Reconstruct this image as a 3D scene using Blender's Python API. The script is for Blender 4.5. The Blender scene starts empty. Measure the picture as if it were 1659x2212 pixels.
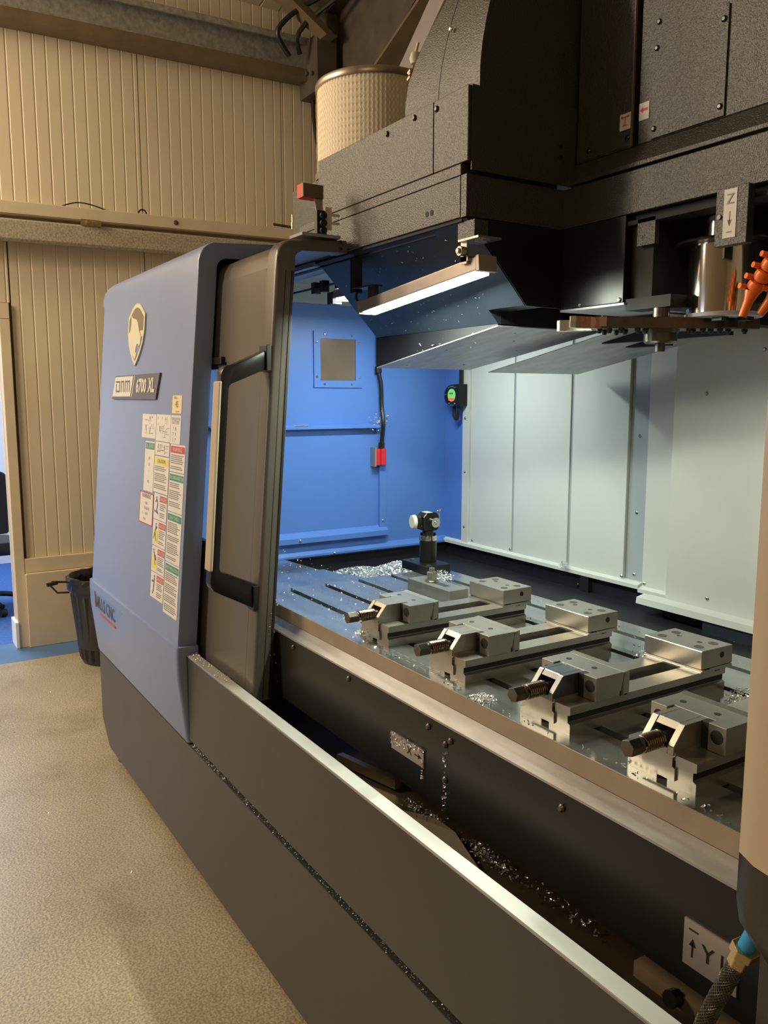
import bpy, bmesh, math, random
from mathutils import Vector, Matrix
random.seed(7)
PI = math.pi
D = bpy.data
SC = bpy.context.scene
COL = SC.collection

# ------------------------------------------------------------------ camera
cam = D.cameras.new('camera'); co = D.objects.new('camera', cam); COL.objects.link(co)
cam.sensor_fit = 'VERTICAL'; cam.sensor_height = 36.0
cam.lens = 36.0 * 1790.0 / 2212.0
yaw, pitch = math.radians(32.0), math.radians(7.9)
fw = Vector((-math.cos(yaw) * math.cos(pitch), math.sin(yaw) * math.cos(pitch), -math.sin(pitch)))
co.location = (0, 0, 1.59)
co.rotation_euler = fw.to_track_quat('-Z', 'Y').to_euler()
cam.clip_start = 0.02
SC.camera = co

# ------------------------------------------------------------------ world, lights, exposure
w = D.worlds.new('world'); SC.world = w; w.use_nodes = True
w.node_tree.nodes['Background'].inputs[0].default_value = (1.0, 0.80, 0.58, 1)
w.node_tree.nodes['Background'].inputs[1].default_value = 0.09
SC.view_settings.view_transform = 'Standard'; SC.view_settings.look = 'None'
SC.view_settings.exposure = 0.0; SC.view_settings.gamma = 1.0
SC.view_settings.use_curve_mapping = False

def area(name, loc, target, sx, sy, power, col, spread=180):
    l = D.lights.new(name, 'AREA'); l.shape = 'RECTANGLE'; l.size = sx; l.size_y = sy
    l.energy = power; l.color = col; l.spread = math.radians(spread)
    o = D.objects.new(name, l); COL.objects.link(o); o.location = loc
    o.rotation_euler = (Vector(target) - Vector(loc)).to_track_quat('-Z', 'Y').to_euler()
    return o
WARM = (1.0, 0.80, 0.55)
area('hanging_tube_light', (-4.1, -2.3, 3.5), (-3.2, 0.8, 0.8), 0.4, 1.7, 120, WARM)
area('hanging_tube_light', (-5.0, -1.3, 3.6), (-5.0, 0.6, 1.0), 0.4, 1.5, 62, WARM)
area('hanging_tube_light', (0.6, -2.0, 3.6), (-0.4, 0.2, 0.4), 0.4, 1.7, 17, WARM)
area('office_ceiling_light', (-7.1, 0.2, 2.45), (-7.1, 0.2, 0.0), 1.2, 1.2, 70, (0.80, 0.88, 1.0))
area('cool_daylight', (-5.2, -4.8, 1.5), (-2.6, 0.8, 0.9), 1.8, 1.9, 42, (0.74, 0.82, 1.0))  # low cool daylight from the front left; no door is built there

# ------------------------------------------------------------------ materials
def newmat(name):
    m = D.materials.new(name); m.use_nodes = True
    nt = m.node_tree; b = nt.nodes['Principled BSDF']
    return m, nt, b
def S(b, k, v):
    if k in b.inputs: b.inputs[k].default_value = v
def mk(name, col, rough=0.5, metal=0.0, scale=20.0, var=0.08, bump=0.0, bscale=None, rvar=0.06,
       spec=0.5, stretch=(1, 1, 1), coat=0.0, emit=None, estr=0.0, col2=None):
    m, nt, b = newmat(name)
    tc = nt.nodes.new('ShaderNodeTexCoord'); mp = nt.nodes.new('ShaderNodeMapping')
    geo = nt.nodes.new('ShaderNodeNewGeometry')
    mp.inputs['Scale'].default_value = stretch
    nt.links.new(geo.outputs['Position'], mp.inputs['Vector'])
    n = nt.nodes.new('ShaderNodeTexNoise'); n.inputs['Scale'].default_value = scale
    n.inputs['Detail'].default_value = 5; n.inputs['Roughness'].default_value = 0.6
    nt.links.new(mp.outputs[0], n.inputs['Vector'])
    r = nt.nodes.new('ShaderNodeValToRGB')
    c1 = [max(0, c * (1 - var)) for c in col]; c2 = [min(1, c * (1 + var)) for c in (col2 or col)]
    r.color_ramp.elements[0].position = 0.32; r.color_ramp.elements[1].position = 0.68
    r.color_ramp.elements[0].color = (*c1, 1); r.color_ramp.elements[1].color = (*c2, 1)
    nt.links.new(n.outputs['Fac'], r.inputs['Fac']); nt.links.new(r.outputs['Color'], b.inputs['Base Color'])
    mr = nt.nodes.new('ShaderNodeMapRange')
    mr.inputs['To Min'].default_value = max(0.02, rough - rvar); mr.inputs['To Max'].default_value = min(1, rough + rvar)
    nt.links.new(n.outputs['Fac'], mr.inputs['Value']); nt.links.new(mr.outputs[0], b.inputs['Roughness'])
    S(b, 'Metallic', metal); S(b, 'Specular IOR Level', spec); S(b, 'Coat Weight', coat)
    if bump > 0:
        n2 = nt.nodes.new('ShaderNodeTexNoise'); n2.inputs['Scale'].default_value = bscale or scale * 8
        n2.inputs['Detail'].default_value = 3
        nt.links.new(mp.outputs[0], n2.inputs['Vector'])
        bp = nt.nodes.new('ShaderNodeBump'); bp.inputs['Strength'].default_value = bump
        bp.inputs['Distance'].default_value = 0.002
        nt.links.new(n2.outputs['Fac'], bp.inputs['Height']); nt.links.new(bp.outputs[0], b.inputs['Normal'])
    if emit:
        S(b, 'Emission Color', (*emit, 1)); S(b, 'Emission Strength', estr)
    return m
M = {}
M['floor'] = mk('speckled beige vinyl', (0.40, 0.345, 0.235), 0.36, scale=1.6, var=0.10, bump=0.45, bscale=120, rvar=0.10)
nt = M['floor'].node_tree; b = nt.nodes['Principled BSDF']
src = b.inputs['Base Color'].links[0].from_socket
geo = nt.nodes.new('ShaderNodeNewGeometry')
n1 = nt.nodes.new('ShaderNodeTexNoise'); n1.inputs['Scale'].default_value = 140; n1.inputs['Detail'].default_value = 3
n2 = nt.nodes.new('ShaderNodeTexNoise'); n2.inputs['Scale'].default_value = 2.2; n2.inputs['Detail'].default_value = 6; n2.inputs['Roughness'].default_value = .7
for n in (n1, n2): nt.links.new(geo.outputs['Position'], n.inputs['Vector'])
cr = nt.nodes.new('ShaderNodeValToRGB'); cr.color_ramp.elements[0].position = .40; cr.color_ramp.elements[1].position = .60
cr.color_ramp.elements[0].color = (.66, .64, .60, 1); cr.color_ramp.elements[1].color = (1.16, 1.14, 1.08, 1)
nt.links.new(n1.outputs['Fac'], cr.inputs['Fac'])
cr2 = nt.nodes.new('ShaderNodeValToRGB'); cr2.color_ramp.elements[0].position = .34; cr2.color_ramp.elements[1].position = .5
cr2.color_ramp.elements[0].color = (.80, .78, .66, 1); cr2.color_ramp.elements[1].color = (1, 1, 1, 1)
nt.links.new(n2.outputs['Fac'], cr2.inputs['Fac'])
m1 = nt.nodes.new('ShaderNodeMix'); m1.data_type = 'RGBA'; m1.blend_type = 'MULTIPLY'; m1.inputs[0].default_value = 1
m2 = nt.nodes.new('ShaderNodeMix'); m2.data_type = 'RGBA'; m2.blend_type = 'MULTIPLY'; m2.inputs[0].default_value = 1
nt.links.new(src, m1.inputs[6]); nt.links.new(cr.outputs[0], m1.inputs[7]); nt.links.new(m1.outputs[2], m2.inputs[6]); nt.links.new(cr2.outputs[0], m2.inputs[7])
nt.links.new(m2.outputs[2], b.inputs['Base Color'])
M['blue_floor'] = mk('blue floor paint', (0.075, 0.17, 0.34), 0.5, scale=5, var=0.1)
M['office_carpet'] = mk('blue carpet', (0.045, 0.14, 0.42), 0.9, scale=40, var=0.2)
M['wall_cream'] = mk('cream cladding', (0.70, 0.61, 0.45), 0.42, scale=1.2, var=0.05, rvar=0.05)
M['cream_trim'] = mk('cream painted timber', (0.66, 0.56, 0.40), 0.5, scale=6, var=0.05)
M['roof_cream'] = mk('cream roof sheet', (0.60, 0.53, 0.38), 0.5, scale=2, var=0.05)
M['white_wall'] = mk('white office wall', (0.8, 0.82, 0.86), 0.7, scale=3, var=0.02)
M['galv'] = mk('galvanised steel', (0.42, 0.41, 0.38), 0.5, 0.6, scale=30, var=0.25, bump=0.1)
M['galv_dirty'] = mk('dusty galvanised steel', (0.45, 0.40, 0.30), 0.6, 0.3, scale=90, var=0.35)
M['brown_steel'] = mk('brown painted steel', (0.16, 0.115, 0.07), 0.55, scale=8, var=0.15)
M['dark_steel'] = mk('dark brown steel frame', (0.085, 0.065, 0.05), 0.55, scale=8, var=0.2)
M['blue_paint'] = mk('pale blue enamel', (0.215, 0.275, 0.455), 0.36, scale=2.5, var=0.03, bump=0.05, bscale=500, rvar=0.04)
M['blue_inner'] = mk('bright blue enamel', (0.085, 0.205, 0.60), 0.42, scale=3, var=0.04)
M['white_inner'] = mk('off-white enamel', (0.62, 0.63, 0.60), 0.40, scale=3, var=0.02, bump=0.04, bscale=300)
M['grey_inner'] = mk('grey enamel', (0.36, 0.39, 0.42), 0.5, scale=3, var=0.03)
M['door_grey'] = mk('dark grey enamel', (0.105, 0.092, 0.075), 0.30, scale=3, var=0.05, rvar=0.05)
M['skirt_grey'] = mk('charcoal textured enamel', (0.046, 0.041, 0.034), 0.38, scale=3, var=0.06, bump=0.12, bscale=500, rvar=0.05)
M['cover_black'] = mk('black textured enamel', (0.026, 0.0245, 0.018), 0.37, 0.0, scale=5, var=0.10, bump=1.0, bscale=300, rvar=0.05, spec=1.0, coat=0.0)
M['apron_black'] = mk('black enamel', (0.010, 0.009, 0.008), 0.34, scale=4, var=0.2, bump=0.03, spec=0.35)
M['hood_blue'] = mk('dark blue black enamel', (0.022, 0.030, 0.044), 0.36, scale=4, var=0.1, rvar=0.05)
M['black'] = mk('satin black', (0.012, 0.012, 0.012), 0.35, scale=20, var=0.2)
M['gloss_black'] = mk('gloss black', (0.010, 0.009, 0.008), 0.24, scale=20, var=0.1, spec=0.35)
M['matte_black'] = mk('matt black', (0.010, 0.010, 0.011), 0.7, scale=20, var=0.2)
M['tray_black'] = mk('black chip tray', (0.012, 0.013, 0.017), 0.55, scale=8, var=0.2, spec=0.3)
M['tray_brown'] = mk('oily brown tray', (0.060, 0.042, 0.024), 0.4, scale=8, var=0.3)
M['table'] = mk('ground steel table', (0.30, 0.325, 0.325), 0.16, 0.72, scale=7, var=0.26, rvar=0.10, stretch=(0.5, 2.0, 1))
M['table_side'] = mk('oiled cast iron', (0.36, 0.285, 0.205), 0.42, 0.4, scale=10, var=0.1)
M['ledge'] = mk('brushed steel ledge', (0.46, 0.47, 0.50), 0.30, 0.8, scale=6, var=0.25, rvar=0.12, stretch=(0.3, 3, 1))
M['sill'] = mk('satin steel sill', (0.52, 0.51, 0.49), 0.5, 0.6, scale=3, var=0.08)
M['vise'] = mk('ground tool steel', (0.40, 0.385, 0.335), 0.30, 0.8, scale=9, var=0.09, rvar=0.05)
M['spring_steel'] = mk('oily spring steel', (0.34, 0.28, 0.21), 0.22, 1.0, scale=30, var=0.1)
M['vise_dark'] = mk('blackened steel', (0.13, 0.115, 0.095), 0.32, 0.8, scale=30, var=0.2)
M['bolt'] = mk('zinc bolt', (0.50, 0.48, 0.44), 0.28, 1.0, scale=60, var=0.15)
M['chrome'] = mk('polished chrome', (0.72, 0.70, 0.66), 0.10, 1.0, scale=5, var=0.03, rvar=0.03)
M['plate'] = mk('worn steel sheet', (0.50, 0.50, 0.55), 0.42, 0.15, scale=9, var=0.22, rvar=0.1, stretch=(1, 3, 1))
M['chip'] = mk('aluminium swarf', (0.80, 0.81, 0.82), 0.3, 0.7, scale=100, var=0.1)
M['cream_plastic'] = mk('cream plastic', (0.47, 0.37, 0.25), 0.42, scale=4, var=0.03)
M['orange'] = mk('orange plastic', (0.85, 0.16, 0.012), 0.35, scale=20, var=0.05)
M['red'] = mk('red plastic', (0.62, 0.02, 0.03), 0.4, scale=20, var=0.08)
M['paper'] = mk('white label vinyl', (0.66, 0.63, 0.58), 0.5, scale=20, var=0.02)
M['paper_cream'] = mk('cream label vinyl', (0.74, 0.58, 0.32), 0.5, scale=20, var=0.02)
M['print'] = mk('grey print', (0.20, 0.19, 0.18), 0.6, scale=40, var=0.1)
M['print_green'] = mk('green print', (0.05, 0.26, 0.15), 0.5, scale=40, var=0.05)
M['print_red'] = mk('red print', (0.55, 0.05, 0.04), 0.5, scale=40, var=0.05)
M['print_yellow'] = mk('yellow print', (0.70, 0.60, 0.10), 0.5, scale=40, var=0.05)
M['print_blue'] = mk('blue print', (0.10, 0.16, 0.30), 0.5, scale=40, var=0.05)
M['badge_grey'] = mk('grey badge', (0.11, 0.105, 0.12), 0.5, 0.0, scale=20, var=0.04)
M['badge_silver'] = mk('silver badge', (0.62, 0.59, 0.54), 0.5, 0.0, scale=20, var=0.04)
M['badge_gold'] = mk('pale gold badge', (0.62, 0.57, 0.42), 0.5, 0.0, scale=20, var=0.04)
M['badge_bronze'] = mk('bronze badge', (0.20, 0.155, 0.09), 0.5, 0.0, scale=20, var=0.04)
M['filter'] = mk('pleated filter paper', (0.90, 0.80, 0.60), 0.7, scale=3, var=0.03)
M['filter_metal'] = mk('tinned steel rim', (0.45, 0.36, 0.29), 0.35, 0.9, scale=20, var=0.1)
M['bin'] = mk('black ribbed plastic', (0.020, 0.019, 0.017), 0.45, scale=10, var=0.2)
M['bag'] = mk('black bin liner', (0.014, 0.013, 0.012), 0.25, scale=30, var=0.2, bump=0.8, bscale=60)
M['chair'] = mk('black office fabric', (0.018, 0.020, 0.026), 0.7, scale=60, var=0.3)
M['rubber'] = mk('black rubber', (0.014, 0.013, 0.012), 0.45, scale=60, var=0.3)
M['braid'] = mk('braided grey hose', (0.075, 0.066, 0.052), 0.35, 0.3, scale=160, var=0.4)
M['blue_fit'] = mk('blue fitting', (0.03, 0.30, 0.62), 0.35, scale=20, var=0.05)
M['brass'] = mk('brass fitting', (0.62, 0.48, 0.26), 0.3, 0.9, scale=20, var=0.08)
M['filter_wire'] = mk('tan expanded wire', (0.66, 0.54, 0.36), 0.6, scale=20, var=0.05)
M['lamp_body'] = mk('aluminium lamp body', (0.42, 0.36, 0.32), 0.4, 0.6, scale=20, var=0.05)
M['lamp_glow'] = mk('lit diffuser', (1, 1, 1), 0.5, emit=(0.92, 1.0, 0.80), estr=22)
M['green_dial'] = mk('green lit dial', (0.1, 0.4, 0.1), 0.4, emit=(0.25, 0.8, 0.2), estr=0.5)
M['red_dial'] = mk('red lit strip', (0.5, 0.02, 0.01), 0.4, emit=(1.0, 0.05, 0.02), estr=2.0)
M['pane_brown'] = mk('brown tinted pane', (0.16, 0.115, 0.088), 0.22, scale=6, var=0.12)
M['copper'] = mk('copper block', (0.66, 0.44, 0.34), 0.35, 0.7, scale=20, var=0.06)
M['purple_flange'] = mk('primer grey flange', (0.33, 0.30, 0.31), 0.5, scale=8, var=0.05)
# clear door pane
m, nt, b = newmat('clear polycarbonate'); S(b, 'Base Color', (0.93, 0.96, 1, 1)); S(b, 'Transmission Weight', 1.0)
S(b, 'Roughness', 0.03); S(b, 'IOR', 1.15); M['glass'] = m

# ------------------------------------------------------------------ mesh helpers
def B(): return bmesh.new()
def box(bm, x0, x1, y0, y1, z0, z1):
    x0, x1 = sorted((x0, x1)); y0, y1 = sorted((y0, y1)); z0, z1 = sorted((z0, z1))
    v = [bm.verts.new((x, y, z)) for x in (x0, x1) for y in (y0, y1) for z in (z0, z1)]
    for f in ((0, 1, 3, 2), (4, 6, 7, 5), (0, 4, 5, 1), (2, 3, 7, 6), (0, 2, 6, 4), (1, 5, 7, 3)):
        bm.faces.new([v[i] for i in f])
    return bm
def prism(bm, pts, axis, a, b_):
    """extrude a 2D polygon along an axis. pts: x->(y,z)  y->(x,z)  z->(x,y)"""
    def P(p, t):
        return {'x': (t, p[0], p[1]), 'y': (p[0], t, p[1]), 'z': (p[0], p[1], t)}[axis]
    lo = [bm.verts.new(P(p, a)) for p in pts]; hi = [bm.verts.new(P(p, b_)) for p in pts]
    n = len(pts)
    bm.faces.new(lo); bm.faces.new(hi[::-1])
    for i in range(n): bm.faces.new((lo[i], hi[i], hi[(i + 1) % n], lo[(i + 1) % n]))
    return bm
def hexa(bm, p):
    """box from 8 corners: bottom ring 0-3, top ring 4-7"""
    v = [bm.verts.new(q) for q in p]
    for f in ((0, 3, 2, 1), (4, 5, 6, 7), (0, 1, 5, 4), (1, 2, 6, 5), (2, 3, 7, 6), (3, 0, 4, 7)):
        bm.faces.new([v[i] for i in f])
    return bm
def basis(d):
    d = Vector(d).normalized(); a = Vector((0, 0, 1)) if abs(d.z) < 0.9 else Vector((1, 0, 0))
    u = d.cross(a).normalized(); return u, d.cross(u).normalized(), d
def cyl(bm, p0, p1, r0, r1=None, n=20, rot=0.0, cap=True):
    if r1 is None: r1 = r0
    p0, p1 = Vector(p0), Vector(p1); u, v, d = basis(p1 - p0)
    a = [bm.verts.new(p0 + (u * math.cos(2 * PI * i / n + rot) + v * math.sin(2 * PI * i / n + rot)) * r0) for i in range(n)]
    b_ = [bm.verts.new(p1 + (u * math.cos(2 * PI * i / n + rot) + v * math.sin(2 * PI * i / n + rot)) * r1) for i in range(n)]
    for i in range(n): bm.faces.new((a[i], a[(i + 1) % n], b_[(i + 1) % n], b_[i]))
    if cap: bm.faces.new(a[::-1]); bm.faces.new(b_)
    return bm
def lathe(bm, c, prof, n=32, a0=0, a1=2 * PI, close=True):
    rings = []
    full = abs(a1 - a0 - 2 * PI) < 1e-6
    m_ = n if full else n + 1
    for r, z in prof:
        rings.append([bm.verts.new((c[0] + r * math.cos(a0 + (a1 - a0) * i / n), c[1] + r * math.sin(a0 + (a1 - a0) * i / n), c[2] + z)) for i in range(m_)])
    for k in range(len(rings) - 1):
        for i in range(n):
            j = (i + 1) % m_
            bm.faces.new((rings[k][i], rings[k][j], rings[k + 1][j], rings[k + 1][i]))
    if close and full:
        bm.faces.new(rings[0][::-1]); bm.faces.new(rings[-1])
    return bm
def smooth_path(pts, per=8):
    pts = [Vector(p) for p in pts]; out = []
    P = [pts[0]] + pts + [pts[-1]]
    for i in range(1, len(P) - 2):
        for k in range(per):
            t = k / per; a, b_, c, d = P[i - 1], P[i], P[i + 1], P[i + 2]
            out.append(0.5 * ((2 * b_) + (-a + c) * t + (2 * a - 5 * b_ + 4 * c - d) * t * t + (-a + 3 * b_ - 3 * c + d) * t ** 3))
    out.append(pts[-1]); return out
def tube(bm, pts, r, n=8, per=6, smooth=True):
    P = smooth_path(pts, per) if smooth else [Vector(p) for p in pts]
    rings = []; u = None
    for i, p in enumerate(P):
        d = (P[min(i + 1, len(P) - 1)] - P[max(i - 1, 0)]).normalized()
        if u is None: u, v, _ = basis(d)
        else:
            u = (u - d * u.dot(d)).normalized(); v = d.cross(u).normalized()
        rr = r[min(i, len(r) - 1)] if isinstance(r, (list, tuple)) else r
        rings.append([bm.verts.new(p + (u * math.cos(2 * PI * k / n) + v * math.sin(2 * PI * k / n)) * rr) for k in range(n)])
    for a, b_ in zip(rings, rings[1:]):
        for k in range(n): bm.faces.new((a[k], a[(k + 1) % n], b_[(k + 1) % n], b_[k]))
    bm.faces.new(rings[0][::-1]); bm.faces.new(rings[-1])
    return bm
def loft(bm, rings, cap=True):
    R = [[bm.verts.new(p) for p in r] for r in rings]
    n = len(R[0])
    for a, b_ in zip(R, R[1:]):
        for k in range(n): bm.faces.new((a[k], a[(k + 1) % n], b_[(k + 1) % n], b_[k]))
    if cap: bm.faces.new(R[0][::-1]); bm.faces.new(R[-1])
    return bm
def arc(cx, cy, r, a0, a1, n=6):
    return [(cx + r * math.cos(math.radians(a0 + (a1 - a0) * i / n)), cy + r * math.sin(math.radians(a0 + (a1 - a0) * i / n))) for i in range(n + 1)]

WP = {}          # world translation of each object (nothing but translation is ever inherited)
def obj(name, bm, mat, parent=None, bevel=0.0, smooth=False, label=None, seg=2):
    bmesh.ops.recalc_face_normals(bm, faces=bm.faces)
    if bevel > 0:
        ed = [e for e in bm.edges if len(e.link_faces) == 2 and e.calc_face_angle(0) > 0.6]
        bmesh.ops.bevel(bm, geom=ed, offset=bevel, segments=seg, profile=0.6, affect='EDGES', clamp_overlap=True)
    xs = [v.co for v in bm.verts]
    c = Vector([(min(q[i] for q in xs) + max(q[i] for q in xs)) / 2 for i in range(3)])
    if parent is None: c.z = min(q.z for q in xs)
    for v in bm.verts: v.co -= c
    me = D.meshes.new(name); bm.to_mesh(me); bm.free()
    if smooth is True:
        for p in me.polygons: p.use_smooth = True
        me.set_sharp_from_angle(angle=math.radians(38))
    me.materials.append(M[mat])
    o = D.objects.new(name, me); COL.objects.link(o)
    o.location = c - (WP[parent.name] if parent else Vector())
    if parent: o.parent = parent
    WP[o.name] = c
    if label: o['label'] = label
    return o
def thing(name, loc, label, cat, group=None):
    o = D.objects.new(name, None); COL.objects.link(o); o.location = loc; o.empty_display_size = 0.1
    o['label'] = label; o['category'] = cat
    if group: o['group'] = group
    WP[o.name] = Vector(loc); return o
def tag(o, label, cat, group=None, kind=None):
    o['label'] = label; o['category'] = cat
    if group: o['group'] = group
    if kind: o['kind'] = kind
    return o
def struct(o): o['kind'] = 'structure'; return o
def copy_to(src, wpos, parent=None):
    """copy of one mesh object (shared mesh) placed at a world point"""
    c = src.copy(); COL.objects.link(c); c.parent = parent
    c.location = Vector(wpos) - (WP[parent.name] if parent else Vector())
    WP[c.name] = Vector(wpos); return c
def copy_tree(src, wpos):
    r = src.copy(); COL.objects.link(r); r.location = wpos; WP[r.name] = Vector(wpos)
    for ch in list(src.children):
        c = ch.copy(); COL.objects.link(c); c.parent = r
        for g in list(ch.children):
            d = g.copy(); COL.objects.link(d); d.parent = c
    return r
def textbm(bm, s, origin, right, up, size, ext=0.0006, align='CENTER', sx=1.0, bold=0.0):
    cu = D.curves.new('t', 'FONT'); cu.body = s; cu.size = size; cu.align_x = align; cu.align_y = 'CENTER'
    cu.resolution_u = 2; cu.offset = bold
    o = D.objects.new('t', cu); COL.objects.link(o)
    bpy.context.view_layer.update()
    me = o.to_mesh()
    R_, U_ = Vector(right).normalized(), Vector(up).normalized(); N_ = R_.cross(U_)
    vs = [bm.verts.new(Vector(origin) + R_ * v.co.x * sx + U_ * v.co.y + N_ * ext) for v in me.vertices]
    for p in me.polygons:
        try: bm.faces.new([vs[i] for i in p.vertices])
        except ValueError: pass
    o.to_mesh_clear(); D.objects.remove(o); D.curves.remove(cu)
def screw_bm(d=(0, -1, 0), r=0.008, h=0.005):
    bm = B(); d = Vector(d)
    cyl(bm, (0, 0, 0), d * h * 0.4, r, r, 10); cyl(bm, d * h * 0.4, d * h, r, r * 0.55, 10)
    return bm
SCREW = {}
def screws(name, pts, parent, d=(0, -1, 0), r=0.008, h=0.005, mat='bolt'):
    key = (name, d, r, h, mat)
    for p in pts:
        if key not in SCREW:
            o = obj(name, screw_bm(d, r, h), mat, parent, smooth=True)
            off = WP[o.name].copy(); SCREW[key] = (o, off)
            o.location = Vector(p) + off - WP[parent.name]; WP[o.name] = Vector(p) + off
        else:
            o, off = SCREW[key]; copy_to(o, Vector(p) + off, parent)
def chips(bm, n, place, l0=0.004, l1=0.011, wd=0.0012, curl=2.0):
    for _ in range(n):
        p = Vector(place()); L = random.uniform(l0, l1); c = random.uniform(0.2, curl)
        rot = Matrix.Rotation(random.uniform(0, 2 * PI), 3, 'Z') @ Matrix.Rotation(random.uniform(-1.2, 1.2), 3, 'X') @ Matrix.Rotation(random.uniform(-1, 1), 3, 'Y')
        k = 3; prev = None
        ww = wd * random.uniform(0.7, 1.5)
        for i in range(k + 1):
            t = i / k - 0.5; a = c * t
            q = Vector((math.sin(a) / max(c, .01) * L, 0, (1 - math.cos(a)) / max(c, .01) * L))
            tw = random.uniform(-0.3, 0.3)
            v = (bm.verts.new(p + rot @ (q + Vector((0, -ww, tw * ww)))), bm.verts.new(p + rot @ (q + Vector((0, ww, -tw * ww)))))
            if prev: bm.faces.new((prev[0], prev[1], v[1], v[0]))
            prev = v
    return bm

# ================================================================== THE ROOM
XW = -5.6
struct(obj('floor', box(B(), -5.29, 4.0, -5.2, 4.5, -0.1, 0.0), 'floor'))
bf = struct(obj('floor_blue_strip', box(B(), XW - 0.12, -5.292, -5.2, 4.5, -0.1, -0.0005), 'blue_floor'))
bf.name = 'trim_1'
struct(obj('floor_office', box(B(), -8.6, XW - 0.121, -3.0, 3.0, -0.1, -0.001), 'office_carpet'))
D.objects['floor_office'].name = 'floor_office'

def clad_panel(y0, y1, z0, z1, step=0.0748):
    """one insulated cladding sheet with micro-rib grooves"""
    bm = B(); pts = [(XW - 0.08, y0 + 0.003), (XW, y0 + 0.003)]
    k = math.ceil((y0 - 0.644) / step); y = 0.644 + k * step
    while y < y1 - 0.012:
        if y > y0 + 0.012:
            pts += [(XW, y - 0.006), (XW - 0.0024, y - 0.0025), (XW - 0.0024, y + 0.0025), (XW, y + 0.006)]
        y += step
    pts += [(XW, y1 - 0.003), (XW - 0.08, y1 - 0.003)]
    prism(bm, pts, 'z', z0, z1); return bm
wl = struct(obj('wall_left', box(B(), XW - 0.12, XW - 0.075, 0.74, 4.5, 0.0, 4.6), 'wall_cream'))
box_bm = B(); box(box_bm, XW - 0.12, XW - 0.075, -5.2, 0.739, 2.12, 4.6); box(box_bm, XW - 0.12, XW - 0.075, -5.2, -0.42, 0, 2.119)
obj('wall_upper_backing', box_bm, 'wall_cream', wl)
for (a, b_) in ((-2.356, -1.356), (-1.356, -0.356), (-0.356, 0.644), (0.644, 1.644), (1.644, 2.644), (2.644, 3.644)):
    obj('wall_panel', clad_panel(a, b_, 2.56, 4.45), 'wall_cream', wl)
    if a >= 0.6:
        obj('wall_panel', clad_panel(max(a, 0.815), b_, 0.575, 2.555), 'wall_cream', wl)
    elif a < -0.3: obj('wall_panel', clad_panel(a, min(b_, 0.8), 2.16, 2.555), 'wall_cream', wl)
    else: obj('wall_panel', clad_panel(a, b_, 2.16, 2.555), 'wall_cream', wl)
obj('wall_panel', clad_panel(0.644, 0.812, 2.16, 2.555), 'wall_cream', wl)
obj('wall_panel', clad_panel(-2.356, -0.47, 0.0, 2.155), 'wall_cream', wl)
# plinth, dado ledge, doorway lining
bm = B(); prism(bm, [(0.80, 0.0), (0.80, 0.475), (0.805, 0.48), (4.4, 0.48), (4.4, 0.0)], 'x', XW - 0.07, XW + 0.045)
struct(obj('trim_2', bm, 'cream_trim', bevel=0.004))
bm = B(); box(bm, XW - 0.07, XW + 0.02, 0.80, 4.4, 0.482, 0.574); struct(obj('trim_3', bm, 'cream_trim', bevel=0.004))
struct(obj('trim_4', box(B(), XW - 0.13, XW + 0.022, 0.742, 0.80, 0.0, 2.06), 'cream_trim', bevel=0.003))
struct(obj('trim_5', box(B(), XW - 0.13, XW + 0.022, -0.42, 0.80, 2.062, 2.155), 'cream_trim', bevel=0.003))
struct(obj('trim_6', box(B(), XW - 0.13, XW + 0.022, -0.47, -0.422, 0.0, 2.06), 'cream_trim', bevel=0.003))
struct(obj('baseboard_office', box(B(), XW - 0.15, XW + 0.03, 0.725, 0.745, 0.0, 0.17), 'white_wall', bevel=0.003))
# office behind the doorway
struct(obj('wall_office', box(B(), -8.7, -8.6, -3.0, 3.0, 0, 2.6), 'white_wall'))
struct(obj('wall_office_right', box(B(), -8.6, XW - 0.125, 2.3, 2.4, 0, 2.6), 'white_wall'))
struct(obj('wall_office_left', box(B(), -8.6, XW - 0.125, -2.4, -2.3, 0, 2.6), 'white_wall'))
struct(obj('ceiling_office', box(B(), -8.6, XW - 0.125, -2.3, 2.3, 2.5, 2.55), 'white_wall'))
# other room sides
struct(obj('wall_back', box(B(), -5.6, 4.0, 4.5, 4.6, 0, 6.4), 'wall_cream'))
struct(obj('wall_right', box(B(), 4.0, 4.1, -5.2, 4.5, 0, 6.4), 'wall_cream'))
struct(obj('wall_front', box(B(), XW, 4.0, -5.3, -5.2, 0, 6.4), 'wall_cream'))

# ceiling: sloping roof sheets with ribs (rises away from the left wall)
def zr(x): return 4.22 + 0.18 * (x + 5.6)
ce = struct(obj('ceiling', prism(B(), [(XW - 0.1, zr(XW - 0.1) + 0.09), (4.0, zr(4.0) + 0.09), (4.0, zr(4.0) + 0.14), (XW - 0.1, zr(XW - 0.1) + 0.14)], 'y', -5.2, 4.5), 'roof_cream'))
for k in range(9):
    y0 = -4.3 + k * 1.0 - 0.06
    pts = [(y0 + 0.004, 0.08), (y0 + 0.004, 0)]
    for j in range(1, 7):
        yy = y0 + j * 0.1429; pts += [(yy - 0.008, 0), (yy - 0.003, 0.006), (yy + 0.003, 0.006), (yy + 0.008, 0)]
    pts += [(y0 + 0.996, 0), (y0 + 0.996, 0.08)]
    bm = B(); loft(bm, [[(XW - 0.05, p[0], zr(XW) + p[1]) for p in pts], [(3.95, p[0], zr(3.95) + p[1]) for p in pts]])
    obj('roof_sheet', bm, 'roof_cream', ce)

def slopey(pts, y0, y1, k=0.018):
    bm = B(); loft(bm, [[(x, y, z + k * (y - 0.84)) for x, z in pts] for y in (y0, y1)]); return bm
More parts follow.
